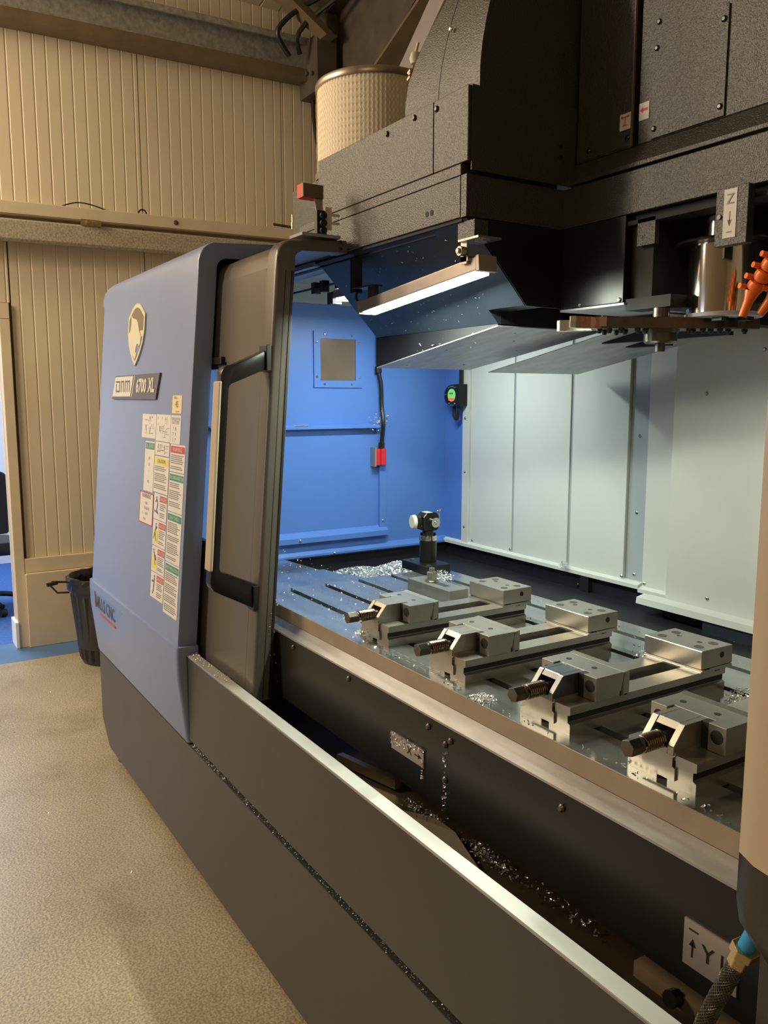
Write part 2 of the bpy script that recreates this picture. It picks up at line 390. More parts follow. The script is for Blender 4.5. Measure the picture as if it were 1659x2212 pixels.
# eaves beams along the left wall
o = obj('eaves_beam', slopey([(XW, 3.735), (XW + 0.14, 3.72), (XW + 0.155, 3.735), (XW + 0.155, 3.80), (XW, 3.80)], -5.0, 2.80), 'brown_steel', bevel=0.006)
tag(o, 'brown painted beam running under the galvanised purlin at the eaves', 'beam')
o = obj('eaves_purlin', slopey([(XW + 0.02, 3.803), (XW + 0.11, 3.803), (XW + 0.11, 3.825), (XW + 0.075, 3.825), (XW + 0.075, 3.985), (XW + 0.14, 3.985), (XW + 0.14, 3.96), (XW + 0.155, 3.96), (XW + 0.155, 4.0), (XW + 0.02, 4.0)], -5.0, 2.80), 'galv')
tag(o, 'grey galvanised roof purlin resting on the brown eaves beam', 'beam')
# rail and trunking half way up the wall
t = thing('wall_rail', (XW + 0.05, 0, 2.51), 'galvanised wall rail with a rusty speckled face below the white trunking', 'rail')
obj('rail_channel', slopey([(XW + 0.002, 2.52), (XW + 0.12, 2.505), (XW + 0.135, 2.52), (XW + 0.135, 2.625), (XW + 0.12, 2.635), (XW + 0.002, 2.635)], -5.0, 2.88, .012), 'galv_dirty', t, bevel=0.004)
bm = B()
for yy in (1.26, 1.30): cyl(bm, (XW + 0.14, yy, 2.655), (XW + 0.175, yy, 2.655), 0.012, n=8)
box(bm, XW + 0.13, XW + 0.145, 1.22, 1.34, 2.635, 2.672); obj('clip', bm, 'brass', t)
t = thing('cable_trunking', (XW + 0.05, 0, 2.68), 'cream cable trunking running along the wall above the galvanised rail', 'trunking')
obj('trunking_body', slopey([(XW + 0.003, 2.665), (XW + 0.09, 2.665), (XW + 0.09, 2.745), (XW + 0.003, 2.745)], -5.0, 2.88, .014), 'cream_trim', t, bevel=0.004)
obj('trunking_lid', slopey([(XW + 0.091, 2.67), (XW + 0.10, 2.67), (XW + 0.10, 2.738), (XW + 0.091, 2.738)], -5.0, 2.88, .014), 'cream_trim', t, bevel=0.002)
screws('screw', [(XW + 0.10, 1.83, 2.72), (XW + 0.10, 0.30, 2.70)], t, (1, 0, 0), 0.016, 0.006, 'dark_steel')
bm = B(); tube(bm, [(XW + 0.04, 1.12, 2.750), (XW + 0.045, 1.22, 2.785), (XW + 0.045, 1.32, 2.78), (XW + 0.04, 1.42, 2.754)], 0.004, 6)
tag(obj('wire_loop', bm, 'rubber', smooth=True), 'thin wire looping on top of the trunking, left of the two loops', 'wire')
bm = B(); tube(bm, [(XW + 0.04, 1.60, 2.757), (XW + 0.045, 1.615, 2.785), (XW + 0.045, 1.645, 2.785), (XW + 0.04, 1.66, 2.757)], 0.005, 6)
tag(obj('wire_loop', bm, 'rubber', smooth=True), 'short hoop of wire on the trunking under the wall panel joint', 'wire')
t = thing('air_fitting', (XW + 0.05, 2.68, 2.776), 'small brass air fitting standing on the trunking near the dark post', 'fitting')
bm = B(); cyl(bm, (XW + 0.05, 2.70, 2.776), (XW + 0.05, 2.70, 2.82), 0.018, n=10); cyl(bm, (XW + 0.05, 2.70, 2.82), (XW + 0.05, 2.70, 2.875), 0.012, n=10)
obj('valve', bm, 'brass', t, smooth=True)
bm = B(); cyl(bm, (XW + 0.05, 2.55, 2.795), (XW + 0.05, 2.68, 2.79), 0.009, n=8); obj('pipe', bm, 'dark_steel', t)
bm = B(); tube(bm, [(XW + 0.07, 2.715, 2.80), (XW + 0.09, 2.80, 2.86), (XW + 0.09, 2.88, 3.02), (XW + 0.09, 2.90, 3.25), (XW + 0.09, 2.86, 3.5), (XW + 0.09, 2.85, 3.75)], 0.013, 8)
tag(obj('air_hose', bm, 'rubber', smooth=True), 'black air hose curving up beside the dark steel post', 'hose')

# portal frame in the plane y ~ 3
t = thing('portal_frame', (-5.45, 3.0, 0), 'dark brown steel portal frame with a bolted knee at the wall corner', 'frame')
obj('column', box(B(), XW + 0.02, XW + 0.20, 2.93, 3.12, 0.0, 4.25), 'dark_steel', t, bevel=0.004)
obj('end_plate', box(B(), XW + 0.20, XW + 0.222, 2.90, 3.14, 3.45, 4.20), 'brown_steel', t, bevel=0.003)
bm = B(); prism(bm, [(XW + 0.22, 3.45), (XW + 0.22, 4.22), (-3.2, 4.62), (-3.2, 4.30), (-4.2, 4.06)], 'y', 2.985, 3.015)
obj('rafter_web', bm, 'dark_steel', t)
def slantbar(x0, z0, x1, z1, y0, y1, th):
    bm = B(); hexa(bm, [(x0, y0, z0), (x1, y0, z1), (x1, y1, z1), (x0, y1, z0), (x0, y0, z0 + th), (x1, y0, z1 + th), (x1, y1, z1 + th), (x0, y1, z0 + th)]); return bm
obj('rafter_flange', slantbar(XW + 0.22, 3.40, -2.6, 4.55, 2.90, 3.12, 0.02), 'brown_steel', t, bevel=0.002)
obj('rafter_flange', slantbar(XW + 0.2, 4.20, -1.0, 5.0, 2.90, 3.12, 0.02), 'dark_steel', t, bevel=0.002)
for (yy, zz) in ((2.95, 4.05), (2.95, 3.80), (3.09, 4.05), (3.09, 3.80), (2.95, 3.6), (3.09, 3.6)):
    bm = B(); cyl(bm, (XW + 0.222, yy, zz), (XW + 0.245, yy, zz), 0.017, n=6); cyl(bm, (XW + 0.245, yy, zz), (XW + 0.262, yy, zz), 0.009, n=8)
    obj('bolt', bm, 'galv', t)
bm = B(); box(bm, XW + 0.03, XW + 0.30, 2.78, 2.93, 3.66, 4.02); cyl(bm, (XW + 0.16, 2.778, 3.80), (XW + 0.16, 2.76, 3.80), 0.015, n=6)
cyl(bm, (XW + 0.24, 2.778, 3.78), (XW + 0.24, 2.76, 3.78), 0.015, n=6)
obj('gusset_plate', bm, 'dark_steel', t, bevel=0.003)
bm = B(); hexa(bm, [(-5.30, 2.80, 3.98), (-5.20, 2.80, 3.98), (-5.20, 2.88, 3.98), (-5.30, 2.88, 3.98), (-5.46, 2.52, 4.235), (-5.32, 2.52, 4.245), (-5.32, 2.62, 4.255), (-5.46, 2.62, 4.24)])
o = obj('knee_brace', bm, 'brown_steel', bevel=0.003); tag(o, 'brown diagonal roof brace bolted above the post', 'brace')
o = obj('rafter_tie', slantbar(-4.80, 3.05, -3.60, 4.035, 2.86, 2.89, 0.17), 'purple_flange', bevel=0.003)
tag(o, 'pale grey sloping tie bar above the round filter', 'beam')
for i, pts in enumerate(([(XW + .2, 2.62, 3.87), (XW + .23, 2.52, 3.98), (XW + .26, 2.58, 4.08), (XW + .3, 2.68, 4.16), (XW + .42, 2.78, 4.22), (XW + .8, 2.86, 4.29), (XW + 1.2, 2.86, 4.36)],
                         [(XW + .2, 2.70, 3.90), (XW + .24, 2.66, 3.98), (XW + .28, 2.70, 4.06), (XW + .35, 2.76, 4.12), (XW + .6, 2.84, 4.20), (XW + 1.0, 2.82, 4.29), (XW + 1.5, 2.82, 4.38)])):
    bm = B(); tube(bm, pts, 0.017, 8)
    tag(obj('power_cable', bm, 'rubber', smooth=True), ['thick black cable looping over the purlin end, the outer wider loop', 'thick black cable over the purlin end, the inner tighter loop'][i], 'cable')

# ------------------------------------------------------------------ bin and office chair
BX, BY = -5.07, 1.20
t = thing('rubbish_bin', (BX, BY, 0.0), 'black ribbed plastic bin with a liner, standing by the cream wall', 'bin')
def binring(r, z, n=96, amp=0.006):
    return [(BX + (r + amp * (1 if math.sin(24 * 2 * PI * i / n) > 0 else -1)) * math.cos(2 * PI * i / n), BY + (r + amp * (1 if math.sin(24 * 2 * PI * i / n) > 0 else -1)) * math.sin(2 * PI * i / n), z) for i in range(n)]
bm = B(); loft(bm, [binring(0.175, 0.002, amp=0), binring(0.183, 0.02, amp=0), binring(0.185, 0.03), binring(0.222, 0.42), binring(0.224, 0.43, amp=0), binring(0.235, 0.47, amp=0), binring(0.236, 0.50, amp=0), binring(0.22, 0.50, amp=0), binring(0.20, 0.10, amp=0)])
obj('bin_body', bm, 'bin', t, smooth=True)
bm = B(); rings = []
for r, z in ((0.246, 0.455), (0.250, 0.50), (0.248, 0.528), (0.232, 0.532), (0.215, 0.50), (0.205, 0.42), (0.19, 0.2), (0.1, 0.12)):
    rings.append([(BX + (r + random.uniform(-.004, .004)) * math.cos(2 * PI * i / 40), BY + (r + random.uniform(-.004, .004)) * math.sin(2 * PI * i / 40), z + random.uniform(-.006, .006)) for i in range(40)])
loft(bm, rings); obj('bin_liner', bm, 'bag', t)
bm = B(); tube(bm, [(BX - 0.02, BY - 0.24, 0.50), (BX + 0.0, BY - 0.33, 0.515), (BX + 0.01, BY - 0.345, 0.50), (BX + 0.04, BY - 0.31, 0.455), (BX + 0.05, BY - 0.245, 0.452)], 0.006, 8, smooth=False)
cyl(bm, (BX, BY - 0.30, 0.508), (BX + 0.005, BY - 0.36, 0.50), 0.012, n=10)
obj('handle', bm, 'black', t, smooth=True)

CX, CY = -6.75, 0.66
t = thing('office_chair', (CX, CY, 0.0), 'black swivel office chair seen through the open doorway', 'chair')
def rbox(bm, cx, cy, z, sx, sy, th, rot=0):
    pts = []
    for (qx, qy, a0) in ((1, 1, 0), (-1, 1, 90), (-1, -1, 180), (1, -1, 270)):
        for a in range(0, 91, 18):
            an = math.radians(a0 + a); pts.append((qx * (sx - 0.07) + 0.07 * math.cos(an), qy * (sy - 0.07) + 0.07 * math.sin(an)))
    R = Matrix.Rotation(rot, 2)
    rings = []
    for s, dz in ((0.93, 0), (1, th * .3), (1, th * .7), (0.93, th)):
        rings.append([(cx + (R @ Vector(p))[0] * s, cy + (R @ Vector(p))[1] * s, z + dz) for p in pts])
    loft(bm, rings)
bm = B(); rbox(bm, CX, CY, 0.44, 0.24, 0.25, 0.09); obj('seat', bm, 'chair', t, smooth=True)
bm = B(); rings = []
for k in range(14):
    z = 0.60 + k * 0.037; hw = 0.235 * math.sqrt(max(0.02, 1 - ((k - 6) / 7.4) ** 4)); bow = 0.05 * ((k - 6) / 7) ** 2
    rings.append([(CX + 0.18 + bow * 0.4 + 0.035 * math.sin(a) + 0.0, CY + hw * math.cos(a), z) for a in [2 * PI * i / 20 for i in range(20)]])
loft(bm, rings); obj('backrest', bm, 'chair', t, smooth=True)
bm = B(); tube(bm, [(CX + 0.21, CY, 0.75), (CX + 0.24, CY, 0.55), (CX + 0.16, CY, 0.43), (CX, CY, 0.425)], 0.022, 8); obj('back_bracket', bm, 'black', t, smooth=True)
bm = B(); cyl(bm, (CX, CY, 0.10), (CX, CY, 0.44), 0.024, n=14); cyl(bm, (CX, CY, 0.06), (CX, CY, 0.20), 0.04, n=14); obj('gas_lift', bm, 'black', t, smooth=True)
for k in range(5):
    a = 2 * PI * k / 5 + 0.35; ex, ey = CX + 0.30 * math.cos(a), CY + 0.30 * math.sin(a)
    bm = B(); tube(bm, [(CX, CY, 0.12), (CX + .15 * math.cos(a), CY + .15 * math.sin(a), 0.11), (ex, ey, 0.075)], 0.02, 8)
    lg = obj('leg', bm, 'black', t, smooth=True)
    bm = B(); cyl(bm, (ex - .022 * math.sin(a), ey + .022 * math.cos(a), 0.03), (ex + .022 * math.sin(a), ey - .022 * math.cos(a), 0.03), 0.03, n=14); obj('castor', bm, 'black', lg, smooth=True)

# ================================================================== THE MACHINE : outer skin
MC = thing('milling_machine', (-1.8, 0.85, 0.0), 'large blue and black vertical milling machine filling the room, side door slid open', 'machine')

def yc(z): return 0.797 + 0.0897 * (z - 0.796)          # front plane of the blue cover
def cover_profile(ins=0.0):
    p = [(yc(0.80) + ins, 0.800)]
    p += [(yc(1.96) + ins, 1.96 - ins)]
    p += [(0.972 + 0.066 * math.cos(math.radians(a)), 2.0 - ins + 0.066 * math.sin(math.radians(a))) for a in (172, 155, 138, 120, 104)]
    p += [(1.175, 2.077 - ins), (1.175, 2.022)]
    p += [(0.998 + 0.035 * math.cos(math.radians(a)), 1.983 + 0.035 * math.sin(math.radians(a))) for a in (100, 125, 150, 170)]
    p += [(yc(1.94) + 0.06, 1.94), (yc(0.80) + 0.063, 0.800)]
    return p
bm = B()
rings = []
for x, ins in ((-3.72, 0.035), (-3.712, 0.016), (-3.695, 0.004), (-3.66, 0.0), (-2.53, 0.0), (-2.522, 0.002), (-2.52, 0.006)):
    rings.append([(x, y, z) for y, z in cover_profile(ins)])
loft(bm, rings)
cov = obj('side_cover', bm, 'blue_paint', MC, smooth=True, label='pale blue enamelled cover with stickers')
obj('left_side_panel', box(B(), -3.715, -3.69, 0.93, 2.6, 0.06, 2.03), 'blue_paint', MC)
# bulging lower band of the cover
bm = B()
def bulge(ins): return [(0.790 + ins, 0.800), (0.788 + ins, 0.77), (0.789 + ins, 0.70), (0.812 + ins, 0.49), (0.817 + ins, 0.478), (0.86, 0.478), (0.86, 0.800)]
loft(bm, [[(x, y, z) for y, z in bulge(i)] for x, i in ((-3.725, .02), (-3.715, .005), (-3.69, 0), (-2.515, 0), (-2.508, .003), (-2.503, .01))])
bulge_o = obj('lower_cover_band', bm, 'blue_paint', MC, smooth=True, label='blue band bulging at the foot of the cover')
# "MILLS CNC" decal
bm = B(); yy = 0.7875
hexa(bm, [(-3.69, 0.7896, 0.700), (-3.28, 0.7896, 0.700), (-3.28, .7890, 0.700), (-3.69, .7890, 0.700), (-3.69, 0.7885, 0.77), (-3.14, 0.7885, 0.77), (-3.14, 0.7878, 0.77), (-3.69, 0.7878, 0.77)])
obj('decal', bm, 'blue_inner', bulge_o)
D.objects['decal'].data.materials[0] = mk('sky blue decal', (0.17, 0.27, 0.46), 0.35)
bm = B(); textbm(bm, 'MILLS CNC', (-3.43, 0.7874, 0.727), (1, 0, 0), (0, 0.012, 1), 0.075, align='CENTER', sx=0.85, bold=.0012)
obj('decal_lettering', bm, 'badge_grey', bulge_o)
bm = B(); box(bm, -3.60, -3.59, 0.7862, 0.7874, 0.70, 0.77); box(bm, -3.52, -3.27, 0.7868, 0.789, 0.681, 0.687); obj('decal_stripe', bm, 'print_red', bulge_o)

# flat things on the sloping cover plane
def CP(x, z, off=0.0): return Vector((x, yc(z) - off, z))
def cpoly(bm, pts, off0, off1):
    a = [bm.verts.new(CP(x, z, off0)) for x, z in pts]; b_ = [bm.verts.new(CP(x, z, off1)) for x, z in pts]
    n = len(pts)
    bm.faces.new(b_); bm.faces.new(a[::-1])
    for i in range(n): bm.faces.new((a[i], a[(i + 1) % n], b_[(i + 1) % n], b_[i]))
def crect(bm, x0, x1, z0, z1, off0, off1): cpoly(bm, [(x0, z0), (x1, z0), (x1, z1), (x0, z1)], off0, off1)
# shield emblem: ring with a big cat's head
cx, cz, sw, sh = -3.155, 1.822, 0.108, 0.108
def shield(s, n=8):
    top = [(-1.0, 0.62)] + [(-0.85 + 1.7 * i / n, 0.62 + 0.42 * math.sin(PI * (i + .6) / (n + 1.2))) for i in range(n + 1)] + [(1.0, 0.62)]
    right = [(1.0, 0.1), (0.86, -0.3), (0.6, -0.62), (0.3, -0.88), (0.0, -1.08)]
    left = [(-0.3, -0.88), (-0.6, -0.62), (-0.86, -0.3), (-1.0, 0.1)]
    return [(cx + x * sw * s, cz + z * sh * s) for x, z in (top + right + left)]
bm = B(); cpoly(bm, shield(1.0), 0.0, 0.006); emb = obj('emblem', bm, 'badge_gold', cov, label='pale gold shield emblem with a panther head')
sp = shield(0.86); zc_ = cz - .10 * sh
bm = B(); cpoly(bm, [(x, max(z, zc_)) for x, z in sp if z > zc_ - .004], 0.006, 0.0068); obj('emblem_field', bm, 'badge_bronze', cov)
bm = B(); cpoly(bm, [(cx + .84 * sw, zc_ - .002)] + [(x, z) for x, z in sp if z < zc_ - .004] + [(cx - .84 * sw, zc_ - .002)], 0.006, 0.0066); obj('emblem_opening', bm, 'blue_paint', cov)
cat = [(-0.82, -0.02), (-0.62, 0.16), (-0.52, 0.36), (-0.56, 0.66), (-0.35, 0.55), (0.05, 0.50), (0.30, 0.34), (0.48, 0.06), (0.70, -0.14), (0.66, -0.34), (0.50, -0.46), (0.42, -0.36), (0.28, -0.34), (0.14, -0.48), (0.12, -0.62), (0.22, -0.66), (0.20, -0.76), (0.08, -0.86), (-0.20, -0.72), (-0.40, -0.58), (-0.66, -0.46)]
bm = B(); cpoly(bm, [(cx + x * sw, cz + z * sh) for x, z in cat], 0.006, 0.0085); obj('emblem_head', bm, 'badge_gold', cov)
# model plate  DNM | 6700 XL
bm = B(); cpoly(bm, [(-3.455, 1.582), (-2.868, 1.582), (-2.832, 1.672), (-3.418, 1.672)], 0.0, 0.007); obj('name_plate', bm, 'badge_grey', cov)
bm = B(); cpoly(bm, [(-3.447, 1.592), (-3.186, 1.592), (-3.156, 1.668), (-3.413, 1.668)], 0.007, 0.0078); obj('plate_inlay', bm, 'badge_silver', cov)
bm = B(); cpoly(bm, [(-3.172, 1.590), (-3.164, 1.590), (-3.132, 1.669), (-3.140, 1.669)], 0.007, 0.0078)
textbm(bm, '6700', tuple(CP(-3.045, 1.628, 0.0078)), (1, 0, 0), (0.10, 0.0897, 1), 0.068, sx=.94, bold=.0026)
textbm(bm, 'XL', tuple(CP(-2.920, 1.629, 0.0078)), (1, 0, 0), (0.10, 0.0897, 1), 0.068, sx=.90, bold=.0026)
obj('plate_lettering', bm, 'badge_silver', cov, label='pale lettering 6700 XL')
bm = B()
def ln(x0, z0, x1, z1): crect(bm, x0, x1, z0, z1, 0.0078, 0.0086)
z0, z1, sx_ = 1.609, 1.652, 0.008
ln(-3.395, z0, -3.387, z1 - .01); ln(-3.387, z0, -3.345, z0 + .006); ln(-3.40, z1 - .006, -3.345, z1); ln(-3.347, z0, -3.339, z1)
ln(-3.322, z0, -3.314, z1); ln(-3.314, z1 - .006, -3.287, z1); ln(-3.289, z0, -3.281, z1)
ln(-3.264, z0, -3.256, z1); ln(-3.256, z1 - .006, -3.205, z1); ln(-3.234, z0, -3.227, z1 - .006); ln(-3.205, z0, -3.197, z1)
obj('plate_lettering', bm, 'badge_grey', cov, label='grey lettering DNM')

# safety and information stickers: (x0,x1,z0,z1, paper, header colour, header text, kind)
rng = random.Random(3)
def sticker(x0, x1, z0, z1, paper='paper', head=None, htext=None, lines=True, pict=False, label=None, body=None, diagram=False):
    bm = B(); crect(bm, x0 + .001, x1 - .001, z0 + .001, z1 - .001, 0.0, 0.0012); s = obj('sticker', bm, paper, cov, label=label)
    w_ = x1 - x0; top = z1 - 0.006
    hx0 = x0 + (0.45 * w_ if pict else 0.006)
    if head:
        hh = 0.022 if not pict else 0.020
        bm = B(); crect(bm, hx0, x1 - .006, top - hh, top, 0.0012, 0.0018); obj('sticker_header', bm, head, cov)
        if htext:
            bm = B(); textbm(bm, htext, tuple(CP((hx0 + x1 - .006) / 2, top - hh / 2, 0.0019)), (1, 0, 0), (0, 0.0897, 1), 0.0155 if len(htext) > 10 else 0.019, sx=min(1.0, (x1 - hx0 - .014) / (0.0105 * len(htext) * (0.8 if len(htext) > 10 else 1.0))))
            obj('header_lettering', bm, 'paper' if head != 'print_yellow' else 'print', cov)
        top -= hh + 0.006
    bm = B(); any_ = False
    if body:
        for (tx, tz, ts, st) in body:
            textbm(bm, st, tuple(CP(x0 + tx * w_, z0 + tz * (z1 - z0), 0.0016)), (1, 0, 0), (0, 0.0897, 1), ts); any_ = True
    if diagram:
        for _ in range(26):
            a = x0 + w_ * rng.uniform(0.12, 0.8); c = z0 + (z1 - z0) * rng.uniform(0.15, 0.85)
            if rng.random() < .5: crect(bm, a, min(x1 - .01, a + rng.uniform(.008, .05)), c, c + .0012, 0.0012, 0.0017)
            else: crect(bm, a, a + .0012, c, min(z1 - .008, c + rng.uniform(.006, .03)), 0.0012, 0.0017)
        any_ = True
    if lines:
        z = top; lx = hx0 + 0.004; cnt = 0
        while z > z0 + 0.012:
            for _ in range(rng.randint(3, 6)):
                if z < z0 + 0.012: break
                L = (x1 - .012 - lx) * rng.uniform(0.72, 1.0); q = lx
                while q < lx + L:
                    e = min(lx + L, q + rng.uniform(.008, .022)); crect(bm, q, e, z - .0030, z, 0.0012, 0.0017); q = e + .003
                z -= 0.0062
            z -= 0.006
        any_ = True
    if any_: obj('sticker_print', bm, 'print', cov)
    else: bm.free()
    return s
sticker(-2.697, -2.600, 1.536, 1.596, 'paper_cream', lines=False, body=[(.35, .85, .012, 'SERIAL'), (.5, .5, .030, '45'), (.6, .14, .010, 'kg   max')], label='cream sticker marked 45')
sticker(-3.030, -2.862, 1.445, 1.531, diagram=True, lines=False, label='white sticker with a faint line drawing')
sticker(-2.860, -2.702, 1.440, 1.532, diagram=True, lines=False)
sticker(-2.860, -2.702, 1.392, 1.439, diagram=True, lines=False)
sticker(-2.701, -2.598, 1.438, 1.532, lines=False, body=[(.5, .86, .014, 'TORQUE FOR'), (.5, .74, .014, 'BOLT SIZES'), (.4, .52, .018, '1   8'), (.4, .33, .018, '7   9'), (.4, .14, .018, '2   7')])
sticker(-2.978, -2.863, 1.258, 1.436, head='print_green', htext='OIL GRADE', lines=False, body=[(.5, .66, .016, 'W'), (.5, .54, .016, '8'), (.5, .42, .016, '-'), (.5, .20, .016, '4:5')], label='tall narrow sticker with a green header')
sticker(-2.860, -2.697, 1.265, 1.390, head='print_yellow', htext='CAUTION', label='sticker with a yellow caution header')
sticker(-3.012, -2.850, 1.142, 1.254, lines=False, body=[(.5, .88, .022, 'WARNING'), (.5, .66, .015, '1400'), (.55, .50, .017, '50-60 Hz'), (.45, .33, .014, '3 ~   400 V'), (.4, .15, .013, 'IP 54')], label='red edged sticker overlapping the others')
bm = B()
for q in ((-3.012, -3.009, 1.142, 1.254), (-2.853, -2.850, 1.142, 1.254), (-3.012, -2.85, 1.251, 1.254), (-3.012, -2.85, 1.142, 1.145)): crect(bm, q[0], q[1], q[2], q[3], 0.0012, 0.0019)
obj('sticker_border', bm, 'print_red', cov)
for i in range(4):
    zt = 1.263 - i * 0.0905
    sticker(-2.842 + 0.003 * i, -2.697 + 0.003 * i, zt - 0.0895, zt, head='print_red', htext='DANGER', pict=True, label='danger sticker with a small figure pictogram')
    px = -2.842 + 0.003 * i + 0.034
    if i in (1, 2):
        bm = B(); crect(bm, px - .022, px + .026, zt - .078, zt - .036, 0.0012, 0.0018); obj('pictogram_panel', bm, 'print_yellow', cov)
    bm = B()
    poses = [[(0, -.02, .012, -.034), (.012, -.034, .004, -.058), (.004, -.058, .016, -.066), (-.012, -.03, .0, -.02), (-.02, -.06, .02, -.068)],
             [(.004, -.02, -.006, -.045), (-.006, -.045, .012, -.072), (-.006, -.045, -.018, -.066), (.0, -.03, .016, -.024)],
             [(-.01, -.02, .004, -.04), (.004, -.04, .018, -.046), (.018, -.046, .006, -.03), (.004, -.04, .012, -.064)],
             [(.008, -.018, .006, -.04), (.006, -.04, .002, -.06), (.002, -.06, -.006, -.074), (-.018, -.032, .006, -.03)]][i]
    for (ax, az, bx, bz) in poses:
        dx, dz = bx - ax, bz - az; L = math.hypot(dx, dz); nx, nz = -dz / L * .0035, dx / L * .0035
        cpoly(bm, [(px + ax - nx, zt + az - nz), (px + bx - nx * .6, zt + bz - nz * .6), (px + bx + nx * .6, zt + bz + nz * .6), (px + ax + nx, zt + az + nz)], 0.0018, 0.0024)
    cpoly(bm, [(px + poses[0][0] + .004 * math.cos(a), zt + poses[0][1] + .006 + .004 * math.sin(a)) for a in [k * PI / 4 for k in range(8)]], 0.0018, 0.0024)
    obj('pictogram', bm, 'print_blue', cov)
xs = (-2.690, -2.542)
sticker(xs[0], xs[1], 1.348, 1.438, head='print_red', htext='WARNING')
sticker(xs[0] + .002, xs[1] + .001, 1.218, 1.347, head='print_green', htext='TOOL CHANGE INSPECTION')
sticker(xs[0] + .004, xs[1] + .002, 1.052, 1.217, head='print_green', htext='DAILY CHECK')
sticker(xs[0] + .007, xs[1] + .004, 0.879, 1.051, head='print_green', htext='SAFETY PRECAUTIONS', label='lowest and longest green headed sticker')

# ------------------------------------------------------------------ lower front: skirt, band, sill, foot
YF = 0.820
bm = B(); prism(bm, [(-3.71, 0.16), (-3.71, 0.470), (0.6, 0.470), (0.6, 0.058), (-3.60, 0.058)], 'y', YF, YF + 0.03)
obj('lower_skirt_panel', bm, 'skirt_grey', MC, bevel=0.002)
bm = B(); prism(bm, [(YF, 0.493), (YF, 0.768), (YF + .003, 0.771), (YF + .02, 0.771), (YF + .02, 0.493)], 'x', -2.53, 0.6)
obj('front_band_panel', bm, 'skirt_grey', MC)
bm = B(); prism(bm, [(YF + 0.001, 0.7705), (YF + 0.001, 0.7735), (YF + 0.034, 0.7745), (YF + 0.037, 0.7705), (YF + 0.037, 0.70), (YF + .030, 0.70), (YF + .030, 0.768)], 'x', -2.51, 0.6)
obj('sill_strip', bm, 'sill', MC, label='long satin steel sill along the door opening')
bm = B(); box(bm, -3.7, 0.6, YF + 0.031, YF + 0.06, 0.06, 0.70); obj('inner_front_wall', bm, 'matte_black', MC)
bm = B(); chips(bm, 1500, lambda: (-2.50 + random.random() ** 1.6 * 3.0, YF + random.uniform(0.002, 0.018), 0.4712 + random.random() * .002), .001, .0035, .0006); tag(obj('dust_line', bm, 'chip'), 'line of fine swarf dust lying in the long groove above the skirt', 'swarf', kind='stuff')
t = thing('levelling_foot', (-3.56, 0.90, 0.0), 'black levelling foot under the far left corner of the machine', 'foot')
bm = B(); cyl(bm, (-3.56, 0.90, 0), (-3.56, 0.90, 0.035), 0.055, 0.045, 20); obj('foot_pad', bm, 'dark_steel', t, smooth=True)
bm = B(); cyl(bm, (-3.56, 0.90, 0.03), (-3.56, 0.90, 0.10), 0.016, n=12); cyl(bm, (-3.56, 0.90, 0.05), (-3.56, 0.90, 0.075), 0.03, n=6); obj('foot_bolt', bm, 'dark_steel', t)
obj('base_frame', box(B(), -3.6, 0.5, 0.87, 2.6, 0.085, 0.42), 'matte_black', MC)
bm = B(); box(bm, -3.735, -3.717, 0.86, 0.92, 0.27, 0.34); obj('side_latch', bm, 'black', MC)

# ------------------------------------------------------------------ sliding door
def yd(z): return 0.877 + 0.0797 * (z - 0.77)
def door_profile(ins=0.0):
    p = [(yd(0.74) + ins, 0.735), (yd(1.93) + ins, 1.93 - ins * .5)]
    p += [(yd(1.97) + 0.052 + 0.05 * math.cos(math.radians(a)), 1.965 - ins + 0.05 * math.sin(math.radians(a))) for a in (175, 155, 135, 115, 95)]
    p += [(1.19, 2.028 - ins), (1.19, 1.992), (1.045, 1.985)]
    p += [(yd(1.97) + 0.075 + 0.02 * math.cos(math.radians(a)), 1.965 + 0.018 * math.sin(math.radians(a))) for a in (95, 130, 165)]
    p += [(yd(1.93) + 0.056, 1.93), (yd(0.74) + 0.055, 0.735)]
    return p
XD = -2.100
# end post + top arm as one bent profile
bm = B(); loft(bm, [[(x, y, z) for y, z in door_profile(i)] for x, i in ((-2.16, 0), (-2.115, 0.0), (-2.107, 0.002), (-2.102, 0.006), (XD, 0.012))])
DR = obj('door', bm, 'door_grey', MC, smooth=True, label='dark grey sliding door, slid left behind the blue cover')
bm = B(); ss = [(yd(z) + 0.047, z) for z in (0.74, 1.35, 1.93)]
loft(bm, [[(XD - .002, y, z), (XD + .0025, y, z), (XD + .0025, y + .006, z), (XD - .002, y + .006, z)] for y, z in ss]); obj('door_seal', bm, 'rubber', DR)
bm = B(); loft(bm, [[(XD - .004, y - .018, z), (XD + .0008, y - .018, z), (XD + .0008, y - .016, z), (XD - .004, y - .016, z)] for y, z in ss]); obj('door_edge_groove', bm, 'matte_black', DR)
# front skin with the window opening (three strips around it)
def dskin(x0, x1, z0, z1, t0=0.0, t1=0.022):
    bm = B(); hexa(bm, [(x0, yd(z0) + t0, z0), (x1, yd(z0) + t0, z0), (x1, yd(z0) + t1, z0), (x0, yd(z0) + t1, z0), (x0, yd(z1) + t0, z1), (x1, yd(z1) + t0, z1), (x1, yd(z1) + t1, z1), (x0, yd(z1) + t1, z1)]); return bm
obj('door_skin', dskin(-2.424, -2.16, 0.735, 1.94), 'door_grey', DR)
obj('door_skin', dskin(-3.30, -2.424, 1.695, 1.94), 'door_grey', DR)
obj('door_skin', dskin(-3.30, -2.424, 0.735, 1.112), 'door_grey', DR)
bm = B(); loft(bm, [[(x, y, z) for y, z in [(yd(1.94) + .001, 1.94), (yd(1.97) + .005, 1.97), (yd(1.97) + .02, 1.994), (yd(1.97) + .05, 2.009), (1.19, 2.022), (1.19, 2.0), (yd(1.94) + .05, 1.99), (yd(1.94) + .022, 1.94)]] for x in (-3.30, -2.16)])
